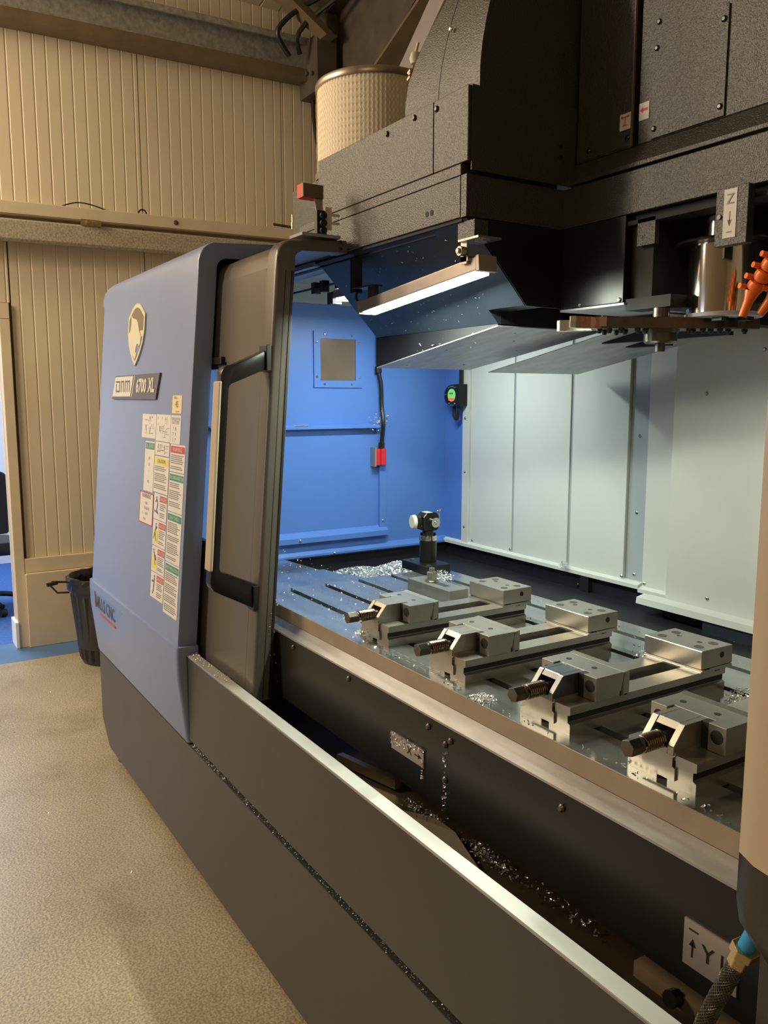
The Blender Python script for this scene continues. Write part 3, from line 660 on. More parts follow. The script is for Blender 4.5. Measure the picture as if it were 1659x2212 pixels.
obj('door_top', bm, 'door_grey', DR, smooth=True)
# rubber window seal (rounded corners) and pane
bm = B()
def seal(x1, za, zb, r):
    return [(x1, za + r)] + [(x1 - r + r * math.cos(math.radians(a)), zb - r + r * math.sin(math.radians(a))) for a in range(0, 91, 15)]
zo, zi = seal(-2.421, 1.110, 1.697, 0.03), None
outer = [(-3.30, 1.108), (-2.452, 1.108)] + arc(-2.452, 1.140, 0.030, -90, 0, 5) + arc(-2.452, 1.665, 0.030, 0, 90, 5) + [(-3.30, 1.697)]
inner = [(-3.30, 1.130), (-2.466, 1.130)] + arc(-2.466, 1.156, 0.026, -90, 0, 5) + arc(-2.466, 1.650, 0.026, 0, 90, 5) + [(-3.30, 1.676)]
vo = [bm.verts.new((x, yd(z) - 0.002, z)) for x, z in outer]; vi = [bm.verts.new((x, yd(z) - 0.002, z)) for x, z in inner]
vo2 = [bm.verts.new((x, yd(z) + 0.018, z)) for x, z in outer]; vi2 = [bm.verts.new((x, yd(z) + 0.018, z)) for x, z in inner]
for i in range(len(vo) - 1):
    bm.faces.new((vo[i], vo[i + 1], vi[i + 1], vi[i])); bm.faces.new((vo2[i], vi2[i], vi2[i + 1], vo2[i + 1]))
    bm.faces.new((vi[i], vi[i + 1], vi2[i + 1], vi2[i])); bm.faces.new((vo[i], vo2[i], vo2[i + 1], vo[i + 1]))
obj('window_seal', bm, 'rubber', DR)
obj('window_pane', dskin(-3.29, -2.455, 1.122, 1.686, 0.010, 0.016), 'glass', DR)
bm = B(); box(bm, -2.515, -2.44, yd(1.69) - 0.012, yd(1.69) + .004, 1.690, 1.712); obj('window_stop', bm, 'black', DR, bevel=0.002)
# door pull handle
def hp(xa, xb):
    yo = 0.137
    O = [(yd(1.72), 1.722), (yd(1.70) - yo + 0.035, 1.676)] + [(yd(1.66) - yo + 0.03 + 0.03 * math.cos(math.radians(a)), 1.646 + 0.03 * math.sin(math.radians(a))) for a in (110, 135, 160, 180)]
    O += [(yd(1.08) - yo + 0.03 + 0.03 * math.cos(math.radians(a)), 1.088 + 0.03 * math.sin(math.radians(a))) for a in (180, 200, 225, 250)] + [(yd(1.0), 1.000)]
    I = [(yd(1.07), 1.070), (yd(1.1) - yo + 0.046, 1.112)] + [(yd(1.1) - yo + 0.040 + 0.014 * math.cos(math.radians(a)), 1.128 + 0.014 * math.sin(math.radians(a))) for a in (250, 215, 180)]
    I += [(yd(1.6) - yo + 0.040 + 0.014 * math.cos(math.radians(a)), 1.612 + 0.014 * math.sin(math.radians(a))) for a in (180, 145, 110)] + [(yd(1.67), 1.668)]
    return O + I
bm = B(); prism(bm, hp(0, 0), 'x', -2.148, -2.110)
obj('door_handle', bm, 'gloss_black', DR, smooth=True, bevel=0.004, label='black bow handle with a cream grip strip')
bm = B(); hexa(bm, [(-2.151, yd(1.12) - .142, 1.122), (-2.107, yd(1.12) - .142, 1.122), (-2.107, yd(1.12) - .133, 1.122), (-2.151, yd(1.12) - .133, 1.122),
                    (-2.151, yd(1.63) - .142, 1.632), (-2.107, yd(1.63) - .142, 1.632), (-2.107, yd(1.63) - .133, 1.632), (-2.151, yd(1.63) - .133, 1.632)])
obj('handle_grip', bm, 'cream_plastic', DR, bevel=0.004, label='cream grip strip')
for z in (1.032, 1.695):
    bm = B(); box(bm, -2.152, -2.104, yd(z) - 0.012, yd(z) + 0.004, z - 0.036, z + 0.036); obj('handle_foot', bm, 'black', DR, bevel=0.003)
screws('screw', [(-2.0985, 1.168, 2.019), (-2.0985, 1.168, 2.001)], DR, (1, 0, 0), 0.005, 0.002, 'black')
# interlock on top of the door
t = thing('door_interlock', (-2.12, 1.12, 2.028), 'small door interlock with a red edged flag standing on the door top', 'switch')
bm = B(); box(bm, -2.18, -2.10, 1.05, 1.17, 2.028, 2.036); obj('bracket_base', bm, 'purple_flange', t, bevel=0.001)
bm = B()
for zz in (2.045, 2.065, 2.085): cyl(bm, (-2.115, 1.115, zz), (-2.095, 1.115, zz), 0.010, n=10)
box(bm, -2.125, -2.108, 1.10, 1.13, 2.036, 2.10); obj('roller_stack', bm, 'black', t)
bm = B(); prism(bm, [(1.125, 2.05), (1.145, 2.05), (1.145, 2.066), (1.17, 2.066), (1.17, 2.072), (1.145, 2.072), (1.145, 2.088), (1.17, 2.088), (1.17, 2.094), (1.145, 2.094), (1.145, 2.11), (1.125, 2.11)], 'x', -2.112, -2.106)
obj('actuator_key', bm, 'cream_trim', t)
bm = B(); hexa(bm, [(-2.125, 1.105, 2.10), (-2.121, 1.105, 2.10), (-2.121, 1.125, 2.10), (-2.125, 1.125, 2.10), (-2.135, 1.105, 2.135), (-2.131, 1.105, 2.135), (-2.131, 1.13, 2.135), (-2.135, 1.13, 2.135)])
obj('flag_arm', bm, 'purple_flange', t)
bm = B(); box(bm, -2.165, -2.132, 1.068, 1.130, 2.135, 2.172); obj('flag_block', bm, 'red', t, bevel=0.001, label='red block')
bm = B(); box(bm, -2.1315, -2.126, 1.068, 1.130, 2.136, 2.171); obj('flag_plate', bm, 'brown_steel', t)

# ------------------------------------------------------------------ interior walls
XL, YB = -3.0, 2.2
bm = B(); box(bm, XL - 0.03, XL, 0.99, YB, 0.955, 1.955); obj('inner_side_wall', bm, 'blue_inner', MC, label='bright blue side wall inside the enclosure')
bm = B(); hexa(bm, [(XL, 1.30, 0.935), (XL + .004, 1.30, 0.935), (XL + .004, YB, 0.935), (XL, YB, 0.935), (XL, 1.30, 0.975), (XL + .001, 1.30, 0.975), (XL + .001, YB, .975), (XL, YB, .975)])
prism(bm, [(XL, 0.972), (XL + 0.022, 0.952), (XL + 0.022, 0.944), (XL, 0.944)], 'y', 0.95, YB); obj('side_flange', bm, 'blue_inner', MC)
bm = B(); box(bm, XL - 0.03, XL, 1.02, YB, 1.956, 2.035); obj('side_wall_top', bm, 'grey_inner', MC)
bm = B(); hexa(bm, [(XL, 1.26, 2.03), (XL, YB, 2.03), (-2.33, YB, 2.07), (-2.33, 1.26, 2.07), (XL, 1.26, 2.05), (XL, YB, 2.05), (-2.33, YB, 2.09), (-2.33, 1.26, 2.09)])
obj('enclosure_ceiling', bm, 'grey_inner', MC)
# inspection window in the blue wall
bm = B()
for (a, b_, c, d) in ((1.542, 1.765, 1.822, 1.851), (1.542, 1.765, 1.628, 1.656), (1.542, 1.571, 1.656, 1.822), (1.734, 1.765, 1.656, 1.822)): box(bm, XL, XL + 0.006, a, b_, c, d)
wf = obj('window_frame', bm, 'blue_inner', MC)
bm = B(); rr = 0.012
P_ = arc(1.734 - rr, 1.822 - rr, rr, 0, 90, 3) + arc(1.571 + rr, 1.822 - rr, rr, 90, 180, 3) + arc(1.571 + rr, 1.656 + rr, rr, 180, 270, 3) + arc(1.734 - rr, 1.656 + rr, rr, 270, 360, 3)
prism(bm, P_, 'x', XL + 0.0005, XL + 0.003); obj('window_pane', bm, 'pane_brown', MC)
screws('screw', [(XL + .006, y, z) for y, z in ((1.59, 1.84), (1.715, 1.838), (1.555, 1.808), (1.75, 1.808), (1.555, 1.67), (1.752, 1.67), (1.59, 1.642), (1.715, 1.642))], wf, (1, 0, 0), 0.005, 0.003)
# hatch panel low on the blue wall
bm = B()
prism(bm, [(XL, 1.482), (XL + 0.030, 1.474), (XL + 0.030, 1.462), (XL, 1.462)], 'y', 1.10, 1.835)
box(bm, XL, XL + 0.012, 1.845, 1.880, 1.00, 1.36)
prism(bm, [(XL, 1.045), (XL + 0.028, 1.025), (XL + 0.028, 1.003), (XL, 1.003)], 'y', 1.10, 1.880)
obj('hatch_frame', bm, 'blue_inner', MC, bevel=0.001)
screws('screw', [(XL + .012, 1.862, 1.065), (XL + .028, 1.46, 1.014), (XL + .022, 2.06, .948), (XL + .022, 1.62, .948)], MC, (1, 0, 0), 0.006, 0.004)
# ribs of the back wall
def bpanel(x0, x1, y, z0, z1, mat='white_inner', th=0.02, name='back_panel'): return obj(name, box(B(), x0, x1, y, y + th, z0, z1), mat, MC, bevel=0.0015)
bpanel(-3.0, -2.868, YB, 0.952, 2.11, 'blue_inner')
bpanel(-2.866, -2.822, YB - 0.010, 0.948, 2.11, th=0.03)
bpanel(-2.820, -2.545, YB, 0.962, 2.11)
bpanel(-2.533, -2.230, YB, 0.962, 2.11)
bpanel(-2.215, -1.955, YB, 0.962, 2.11)
bpanel(-1.953, -1.872, YB + 0.012, 0.95, 2.11, 'grey_inner')
bpanel(-1.870, -1.60, YB, 0.95, 2.11)
obj('back_joint_strip', box(B(), -2.545, -2.533, YB + 0.006, YB + .02, 0.962, 2.11), 'grey_inner', MC)
obj('back_joint_strip', box(B(), -2.230, -2.215, YB + 0.006, YB + .02, 0.962, 2.11), 'grey_inner', MC)
bm = B(); prism(bm, [(YB, 0.965), (YB - 0.018, 0.958), (YB - 0.018, 0.945), (YB + .02, 0.945), (YB + .02, 0.965)], 'x', -3.0, -1.872); obj('back_lip', bm, 'white_inner', MC)
bm = B(); prism(bm, [(YB, 0.955), (YB - 0.018, 0.948), (YB - 0.018, 0.935), (YB + .02, 0.935), (YB + .02, 0.955)], 'x', -1.872, -1.55); obj('back_lip', bm, 'white_inner', MC)
YP = 2.13
bpanel(-1.715, -0.2, YP, 0.945, 2.05, th=0.03)
bm = B(); prism(bm, [(YP, 0.945), (YP, 0.952), (YP - 0.035, 0.945), (YP - 0.038, 0.925), (YP, 0.925), (YP + .03, .925), (YP + .03, .945)], 'x', -1.80, -0.2); obj('column_cover_lip', bm, 'white_inner', MC)
screws('screw', [(-2.846, YB - .010, z) for z in (1.50, 1.27, 1.03)] + [(-1.915, YB + .012, z) for z in (1.78, 1.46, 1.20, .985)] + [(-2.80, YB, .975), (-2.55, YB, .975), (-1.96, YB, .972), (-1.86, YB - .0, .965)]
       + [(x, YP, .985) for x in (-1.56, -1.39, -1.25)] + [(-1.60, YP, 1.60), (-1.42, YP, 1.72)], MC, (0, -1, 0), 0.006, 0.004)
# dark walls and trays below
obj('tray_wall', box(B(), XL - .02, XL, 0.9, YB + .03, 0.60, 0.953), 'tray_black', MC)
obj('tray_wall', box(B(), XL, -1.74, YB + .005, YB + .03, 0.60, 0.95), 'tray_black', MC)
obj('tray_wall', box(B(), -1.738, -0.2, YB - .05, YB - .02, 0.60, 0.93), 'tray_black', MC)
obj('tray_wall', box(B(), -1.55, -1.30, YP - .03, YP - .01, 0.60, 0.926), 'hood_blue', MC)
obj('tray_post', box(B(), -2.14, -2.10, YB - .015, YB + .004, 0.62, 0.944), 'black', MC)
screws('screw', [(-2.17, YB + .004, .90), (-1.44, YP - .031, .88)], MC, (0, -1, 0), 0.007, 0.004, 'black')
bm = B(); hexa(bm, [(XL, 1.39, 0.84), (-1.2, 1.66, 0.84), (-0.2, YB, 0.84), (XL, YB, 0.84), (XL, 1.39, 0.86), (-1.2, 1.39, 0.86), (-0.2, YB, 0.86), (XL, YB, 0.86)])
obj('rear_chip_tray', box(B(), XL, -0.2, 1.38, YB, 0.82, 0.845), 'tray_black', MC)
bm = B(); hexa(bm, [(-2.55, YB, 0.845), (-2.06, 1.71, 0.845), (-1.9, 1.71, 0.845), (-2.2, YB, .845), (-2.60, YB, 0.94), (-2.10, 1.70, 0.93), (-1.9, 1.70, .846), (-2.2, YB, .846)])
# way cover plates left of the table
for (x0, x1, z0, z1, y1) in ((XL + .004, -2.62, 0.945, 0.962, 1.385), (-2.64, -2.44, 0.966, 0.976, 1.388), (-2.46, -2.302, 0.981, 0.990, 1.392)):
    bm = B(); hexa(bm, [(x0, 0.95, z0 - .004), (x1, 0.95, z1 - .004), (x1, y1, z1 - .004), (x0, y1, z0 - .004), (x0, 0.95, z0), (x1, 0.95, z1), (x1, y1, z1), (x0, y1, z0)])
    obj('way_cover_plate', bm, 'table', MC)
    bm = B(); box(bm, x0, x1, 0.95, 0.956, 0.84, z0 - .004); obj('way_cover_skirt', bm, 'apron_black', MC)
# apron, front tray
bm = B(); prism(bm, [(0.950, 0.936), (0.950, 0.748), (0.958, 0.748), (0.958, 0.936)], 'x', -3.0, 0.4); obj('table_apron', bm, 'apron_black', MC)
bm = B(); prism(bm, [(0.9475, 0.934), (0.9475, 0.9385), (0.975, 0.9605), (0.975, 0.955), (0.952, 0.934)], 'x', -2.96, 0.4); obj('apron_ledge', bm, 'ledge', MC, label='bright steel ledge along the table edge')
screws('screw', [(-1.985, .950, .915), (-1.68, .950, .916), (-1.345, .95, .912), (-1.268, .95, .908), (-1.285, .95, .895), (-.955, .95, .905), (-1.285, .95, .82)], MC, (0, -1, 0), 0.0075, 0.006, 'vise_dark')
bm = B(); hexa(bm, [(-3.0, .882, .53), (.5, .882, .53), (.5, 1.3, .60), (-3.0, 1.3, .60), (-3., .882, .54), (.5, .882, .54), (.5, 1.3, .61), (-3., 1.3, .61)]); obj('front_chip_tray', bm, 'tray_brown', MC)
bm = B(); hexa(bm, [(-1.92, 1.045, .585), (-1.70, 1.095, .585), (-1.70, 1.115, .585), (-1.92, 1.065, .585), (-1.92, 1.045, .61), (-1.70, 1.095, .61), (-1.70, 1.115, .61), (-1.92, 1.065, .61)]); obj('tray_rail', bm, 'brass', MC)
bm = B()
v = [bm.verts.new(p) for p in [(-1.68, 1.03, .572), (-1.50, 1.080, .604), (-1.42, 1.078, .606), (-1.20, 1.03, .572), (-1.68, 1.03, .560), (-1.50, 1.080, .59), (-1.42, 1.078, .59), (-1.20, 1.03, .560)]]
for f in ((0, 1, 2, 3), (7, 6, 5, 4), (0, 4, 5, 1), (1, 5, 6, 2), (2, 6, 7, 3), (3, 7, 4, 0)): bm.faces.new([v[i] for i in f])
obj('tray_ramp', bm, 'brown_steel', MC)
bm = B(); hexa(bm, [(-.82, .985, .668), (-.3, .985, .668), (-.3, 1.01, .668), (-.82, 1.01, .668), (-.82, .985, .695), (-.3, .985, .695), (-.3, 1.01, .695), (-.82, 1.01, .695)]); obj('lower_rail', bm, 'brown_steel', MC)
bm = B(); cyl(bm, (-.735, 0.965, .692), (-.735, .9845, .688), 0.013, n=8); obj('rail_bolt', bm, 'black', MC)
# inner frame on the right of the opening
bm = B(); box(bm, -.555, -.50, .90, .94, .50, .93); obj('opening_post', bm, 'skirt_grey', MC)

# axis plates  X and Y
bm = B(); box(bm, -1.484, -1.359, .947, .950, .815, .853); obj('axis_plate', bm, 'lamp_body', MC, label='small plate marked X with an arrow')
bm = B(); textbm(bm, 'X', (-1.412, .9465, .834), (1, 0, 0), (0, 0, 1), .026)
box(bm, -1.392, -1.372, .9462, .947, .833, .836); prism(bm, [(-1.378, .829), (-1.366, .8345), (-1.378, .840)], 'y', .9462, .947); obj('axis_mark', bm, 'black', MC)
bm = B(); box(bm, -.702, -.615, .947, .950, .782, .852); obj('axis_plate', bm, 'lamp_body', MC, label='square plate marked Y with an arrow')
bm = B(); textbm(bm, 'Y', (-.661, .9465, .815), (1, 0, 0), (0, 0, 1), .036)
box(bm, -.693, -.678, .9462, .947, .838, .8405); box(bm, -.6875, -.6855, .9462, .947, .798, .82); prism(bm, [(-.692, .815), (-.681, .815), (-.6865, .826)], 'y', .9462, .947)
box(bm, -.640, -.637, .9462, .947, .80, .83); obj('axis_mark', bm, 'black', MC)

# ------------------------------------------------------------------ work table with tee slots
TX0, TX1, TY0, TY1, TZ = -2.300, -0.25, 0.976, 1.672, 1.0
t = thing('machine_table', (-1.3, 1.32, 0.9), 'wet steel work table with tee slots carrying the vises', 'table')
slots = (1.083, 1.205, 1.328, 1.455, 1.585); hw = 0.0105
pr = [(TY0, 0.961), (TY0, TZ)]
for s in slots: pr += [(s - hw, TZ), (s - hw, TZ - .014), (s - .015, TZ - .014), (s - .015, TZ - .026), (s + .015, TZ - .026), (s + .015, TZ - .014), (s + hw, TZ - .014), (s + hw, TZ)]
pr += [(TY1, TZ), (TY1, 0.961)]
bm = B(); prism(bm, pr, 'x', TX0, TX1)
obj('table_top', bm, 'table', t)
bm = B(); box(bm, TX0 + .001, TX1, TY0 - 0.0012, TY0 - 0.0002, 0.9615, 0.9992); obj('table_front_edge', bm, 'table_side', t)
bm = B(); box(bm, TX0 + .02, TX1, 0.985, 1.66, 0.86, 0.960); obj('saddle', bm, 'table_side', t)
bm = B()
for i in range(9):
    if i % 2 == 0 or True:
        x = -1.60 + i * 0.030
        for (a, b_, c, d) in ((0, .022, 0, .001), (0, .022, .011, .012), (0, .001, 0, .012), (.021, .022, 0, .012)):
            box(bm, x + a, x + b_, 1.000 + c * 1.5 + (i % 2) * .0, 1.000 + d * 1.5, TZ + .0001, TZ + .0004)
obj('scribed_marks', bm, 'ledge', t)

# ------------------------------------------------------------------ vises
def vise(loc, label):
    """local origin at the front right foot; x to the left is negative, y into the machine"""
    r = thing('machine_vise', (0, 0, 0), label, 'vise', 'machine vises in a row on the table')
    W = 0.130
    # body profile (x,z)
    pf = [(-W, .0), (-W, .018), (-W + .005, .021), (-W + .005, .034), (-W, .036), (-W, .050), (-W / 2 - .022, .050), (-W / 2 - .022, .041), (-W / 2 - .027, .041), (-W / 2 - .027, .026), (-W / 2 + .027, .026), (-W / 2 + .027, .041), (-W / 2 + .022, .041), (-W / 2 + .022, .050), (0, .050), (0, .036), (-.006, .034), (-.006, .021), (0, .018), (0, 0), (-.052, 0), (-.052, .007), (-.072, .007), (-.072, 0)]
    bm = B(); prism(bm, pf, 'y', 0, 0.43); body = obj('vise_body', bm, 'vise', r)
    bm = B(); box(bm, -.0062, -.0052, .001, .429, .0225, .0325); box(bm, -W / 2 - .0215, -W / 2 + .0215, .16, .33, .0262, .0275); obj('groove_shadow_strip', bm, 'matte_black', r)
    # guide tongue at front
    bm = B(); prism(bm, [(-.098, .010), (-.036, .010), (-.036, .030), (-.041, .032), (-.041, .046), (-.036, .050), (-.036, .056), (-.092, .056), (-.092, .046), (-.098, .044)], 'y', -.004, .055); obj('nut_guide', bm, 'vise', r)
    # nut block with chamfered nose
    bm = B()
    A = [(-.006, .050), (-.006, .064), (.018, .0935), (.075, .0935), (.075, .050)]
    prism(bm, A, 'x', -.100, -.088); prism(bm, A, 'x', -.050, -.038)
    prism(bm, [(.020, .0935), (.012, .084), (.020, .080), (.075, .080), (.075, .0935)], 'x', -.0885, -.0495)
    box(bm, -.0885, -.0495, .050, .075, .051, .080); prism(bm, [(-.006, .050), (-.006, .060), (.010, .056), (.010, .050)], 'x', -.0885, -.0495)
    obj('nut_block', bm, 'vise', r, bevel=.0008, seg=1, label='chamfered nut block around the screw')
    # movable jaw
    bm = B(); L, R_ = -.136, .006
    prism(bm, [(L, .057), (L, .127), (R_, .127), (R_, .057), (-.026, .057), (-.026, .074), (-.104, .074), (-.104, .057)], 'z', .0505, .0945)
    jaw = obj('movable_jaw', bm, 'vise', r, bevel=.0008, seg=1)
    bm = B(); hexa(bm, [(L, .120, .052), (R_, .120, .052), (R_, .141, .052), (L, .141, .052), (L, .1285, .094), (R_, .1285, .094), (R_, .141, .096), (L, .141, .096)]); obj('jaw_plate', bm, 'vise', r)
    bh = None
    for x in (-.105, -.040):
        bm = B(); cyl(bm, (x, .098, .0943), (x, .098, .0950), .0055, n=14); obj('bolt_hole', bm, 'matte_black', r)
    for x, q in ((-.010, .011), (-.120, .009)):
        bm = B(); cyl(bm, (x, .0573, .076), (x, .0563, .076), q, n=16); obj('spring_hole', bm, 'matte_black', r)
    bm = B(); box(bm, -.037, -.0262, .057, .0745, .052, .0935); obj('jaw_slot', bm, 'matte_black', r)
    bm = B(); box(bm, R_ - .0005, R_ + .0006, .117, .121, .052, .060); obj('jaw_notch', bm, 'matte_black', r)
    bm = B(); box(bm, R_ - .0005, R_ + .0006, .129, .136, .0505, .0530); obj('jaw_notch', bm, 'matte_black', r)
    bm = B(); hexa(bm, [(R_ - .0005, .1195, .060), (R_ + .0004, .1195, .060), (R_ + .0004, .1205, .060), (R_ - .0005, .1205, .060), (R_ - .0005, .128, .094), (R_ + .0004, .128, .094), (R_ + .0004, .1287, .094), (R_ - .0005, .1287, .094)])
    obj('jaw_joint', bm, 'vise_dark', r)
    # screw, spring, hex head
    sx, sz = -.069, .0665
    bm = B(); cyl(bm, (sx, .05, sz), (sx, -.050, sz), .0085, n=16); cyl(bm, (sx, -.0, sz), (sx, -.006, sz), .0135, n=18); sc = obj('clamp_screw', bm, 'vise_dark', r, smooth=True)
    bm = B(); cyl(bm, (sx, -.045, sz), (sx, -.050, sz), .0125, n=18); cyl(bm, (sx, -.050, sz), (sx, -.074, sz), .0142, .0142, 6, rot=.3); obj('hex_head', bm, 'vise_dark', r, bevel=.0012)
    bm = B(); tube(bm, [(sx + .0128 * math.cos(k * 2 * PI / 10), -.003 - .0415 * k / 90, sz + .0128 * math.sin(k * 2 * PI / 10)) for k in range(91)], .0022, 6, smooth=False)
    obj('spring', bm, 'spring_steel', r, smooth=True)
    # fixed jaw
    bm = B(); box(bm, L, R_, .350, .442, .0500, .0570); box(bm, L, R_, .345, .355, .048, .0535); obj('fixed_jaw_foot', bm, 'vise', r, bevel=.0008, seg=1)
    bm = B(); box(bm, L, R_, .346, .442, .0580, .0955); obj('fixed_jaw', bm, 'vise', r, bevel=.0012, seg=1)
    for (x, y, q) in ((-.112, .372, .0098), (-.112, .416, .0098), (-.093, .402, .0055), (-.020, .370, .0098), (-.020, .414, .0098), (-.040, .398, .0055)):
        bm = B(); lathe(bm, (x, y, .0956), [(q, 0), (q, .0004), (q * .6, .0004), (q * .55, .0001)], 16); obj('bolt_hole', bm, 'vise_dark', r)
    bm = B(); cyl(bm, (R_, .408, .080), (R_ + .0006, .408, .080), .0062, n=16); obj('side_hole', bm, 'matte_black', r)
    bm = B(); box(bm, R_, R_ + .0006, .356, .372, .0560, .0580); obj('jaw_notch', bm, 'matte_black', r)
    bm = B(); box(bm, R_, R_ + .0006, .388, .404, .0490, .0505); obj('jaw_notch', bm, 'matte_black', r)
    r.location = loc; WP[r.name] = Vector(loc)
    return r
V1 = vise((-1.6115, 1.020, TZ), 'steel machine vise nearest the tool setter, its screw toward the front')
for (x, y, lab) in ((-1.312, 1.018, 'steel machine vise, second from the tool setter, between the first and the dark-nut one'),
                    (-1.0065, 1.014, 'steel machine vise whose nut block is dark grey, third from the tool setter'),
                    (-0.742, 1.011, 'steel machine vise nearest the camera, partly behind the cream pendant')):
    c = copy_tree(V1, (x, y, TZ)); c['label'] = lab
    if 'dark grey' in lab:
        for ch in c.children:
            if ch.name.startswith('nut_block'):
                me = ch.data.copy(); ch.data = me; me.materials[0] = mk('dark oxidised steel', (0.17, 0.18, 0.19), 0.28, 0.9, scale=20, var=.1); ch['label'] = 'dark grey nut block'

# clamp block with stud
t = thing('clamp_bar', (-1.985, 1.425, TZ), 'steel clamp bar with a hexagon nut, lying between slots and first vise', 'clamp')
bm = B(); prism(bm, [(-2.09, 1.392), (-1.875, 1.392), (-1.875, 1.462), (-2.09, 1.462)], 'z', TZ, TZ + .036); obj('bar', bm, 'vise', t, bevel=.001, seg=1)
bm = B(); box(bm, -1.995, -1.93, 1.418, 1.436, TZ + .0361, TZ + .0366); obj('bar_slot', bm, 'matte_black', t)
bm = B(); cyl(bm, (-2.01, 1.427, TZ + .036), (-2.01, 1.427, TZ + .041), .022, n=20); cyl(bm, (-2.01, 1.427, TZ + .041), (-2.01, 1.427, TZ + .066), .0165, n=6); obj('hex_nut', bm, 'bolt', t, bevel=.0008, seg=1)
bm = B(); cyl(bm, (-2.01, 1.427, TZ + .066), (-2.01, 1.427, TZ + .078), .0085, n=14); obj('stud', bm, 'bolt', t, smooth=True)

# tool setter on a pillar
t = thing('tool_setter', (-2.29, 1.60, TZ), 'black tool setting gauge head on a round pillar at the rear of the table', 'tool setter')
bm = B(); box(bm, -2.372, -2.222, 1.555, 1.655, TZ, TZ + .030); obj('base_block', bm, 'black', t, bevel=.0015, seg=1)
for bx, by in ((-2.350, 1.585), (-2.24, 1.575)):
    bm = B(); cyl(bm, (bx, by, TZ + .030), (bx, by, TZ + .033), .009, n=14); obj('base_bolt', bm, 'bolt', t, smooth=True)
px, py = -2.292, 1.610
bm = B(); lathe(bm, (px, py, TZ), [(.029, .030), (.0295, .098), (.028, .105)], 32); obj('pillar', bm, 'gloss_black', t, smooth=True)
bm = B(); lathe(bm, (px, py, TZ), [(.028, .105), (.0305, .106), (.0305, .113), (.0295, .114), (.0305, .115), (.0305, .122), (.028, .123)], 32); obj('pillar_ring', bm, 'chrome', t, smooth=True)
bm = B(); lathe(bm, (px, py, TZ), [(.020, .123), (.020, .140)], 24)
for k in range(6): cyl(bm, (px + .023 * math.cos(k), py + .023 * math.sin(k), TZ + .123), (px + .023 * math.cos(k), py + .023 * math.sin(k), TZ + .131), .004, n=8)
obj('neck', bm, 'black', t)
bm = B(); prism(bm, [(py - .030, TZ + .142), (py - .034, TZ + .150), (py - .034, TZ + .188), (py - .020, TZ + .202), (py + .018, TZ + .202), (py + .030, TZ + .190), (py + .030, TZ + .150), (py + .022, TZ + .140)], 'x', px - .020, px + .022); obj('gauge_head', bm, 'gloss_black', t, bevel=.0015, seg=1)
bm = B(); cyl(bm, (px + .022, py + .004, TZ + .170), (px + .040, py + .004, TZ + .170), .019, .017, 24); cyl(bm, (px + .040, py + .004, TZ + .170), (px + .044, py + .004, TZ + .170), .007, .004, 16); obj('contact_disc', bm, 'chrome', t, smooth=True)
bm = B(); cyl(bm, (px, py - .034, TZ + .172), (px - .004, py - .052, TZ + .172), .020, .022, 24); obj('dial_boss', bm, 'black', t, smooth=True)
bm = B(); cyl(bm, (px - .004, py - .052, TZ + .172), (px - .006, py - .064, TZ + .172), .0235, .0215, 28); obj('dial_cover', bm, 'paper', t, smooth=True)
bm = B(); cyl(bm, (px + .015, py + .033, TZ + .150), (px + .015, py + .033, TZ + .212), .0028, n=8); cyl(bm, (px + .015, py + .033, TZ + .205), (px + .015, py + .033, TZ + .212), .006, n=10); obj('stylus', bm, 'chrome', t)
bm = B(); box(bm, px - .004, px + .012, py - .0346, py - .034, TZ + .155, TZ + .172); box(bm, px - .014, px + .018, py - .018, py + .006, TZ + .202, TZ + .2025); obj('marking_label', bm, 'paper', t)

# ------------------------------------------------------------------ swarf
def pile(cx, cy, rx, ry, h, z0):
    def f():
        a = random.uniform(0, 2 * PI); q = random.random() ** 0.6
        x, y = cx + rx * q * math.cos(a), cy + ry * q * math.sin(a)
        return (x, y, z0 + h * (1 - q ** 1.6) * random.uniform(.55, 1.05) + .001)
    return f
bm = B(); chips(bm, 15000, pile(-2.53, 1.71, .29, .18, .088, .888), .005, .013, .0016); chips(bm, 1800, pile(-2.78, 1.64, .14, .13, .03, .888), .005, .012, .0015)
tag(obj('swarf_pile', bm, 'chip'), 'heap of bright aluminium swarf in the rear tray beside the blue wall', 'swarf', kind='stuff')
bm = B(); obj('tray_shelf', box(B(), XL, -0.2, 1.70, YB, 0.862, 0.886), 'tray_black', MC); obj('tray_shelf', box(B(), XL, -2.31, 1.40, 1.699, 0.862, 0.886), 'tray_black', MC); bm.free()
def clump(name, cx, cy, cz, r, n, label, flat=.4, mat='chip', l1=.010):
    bm = B()
    def f():
        while True:
            a, b_, c = random.uniform(-1, 1), random.uniform(-1, 1), random.uniform(0, 1)
            if a * a + b_ * b_ + c * c < 1: return (cx + a * r, cy + b_ * r, cz + .0015 + c * r * flat)
    chips(bm, n, f, .004, l1, .0009)
    return tag(obj(name, bm, mat), label, 'swarf', kind='stuff')
clump('swarf_clump', -2.13, 1.555, TZ, .034, 220, 'tangled clump of swarf beside the tool setter base', 1.0)
clump('swarf_clump', -1.735, 1.030, TZ, .030, 120, 'loose swarf in front of the first vise', .3)
clump('swarf_clump', -1.035 - .19, .993, TZ, .030, 160, 'brownish swarf on the table in front of the third vise', .2)
clump('swarf_clump', -1.50, 1.50, TZ, .05, 220, 'swarf on the table behind the first and second vises', .25)
clump('swarf_clump', -1.20, 1.50, TZ, .07, 320, 'swarf scattered behind the second vise', .3)
clump('swarf_clump', -0.93, 1.42, TZ, .050, 320, 'shiny swarf heap behind the third vise beside the pendant', .5)
clump('swarf_clump', -2.21, YB - .03, .962, .022, 130, 'knot of swarf on the back wall lip under the second panel joint', 1.1)
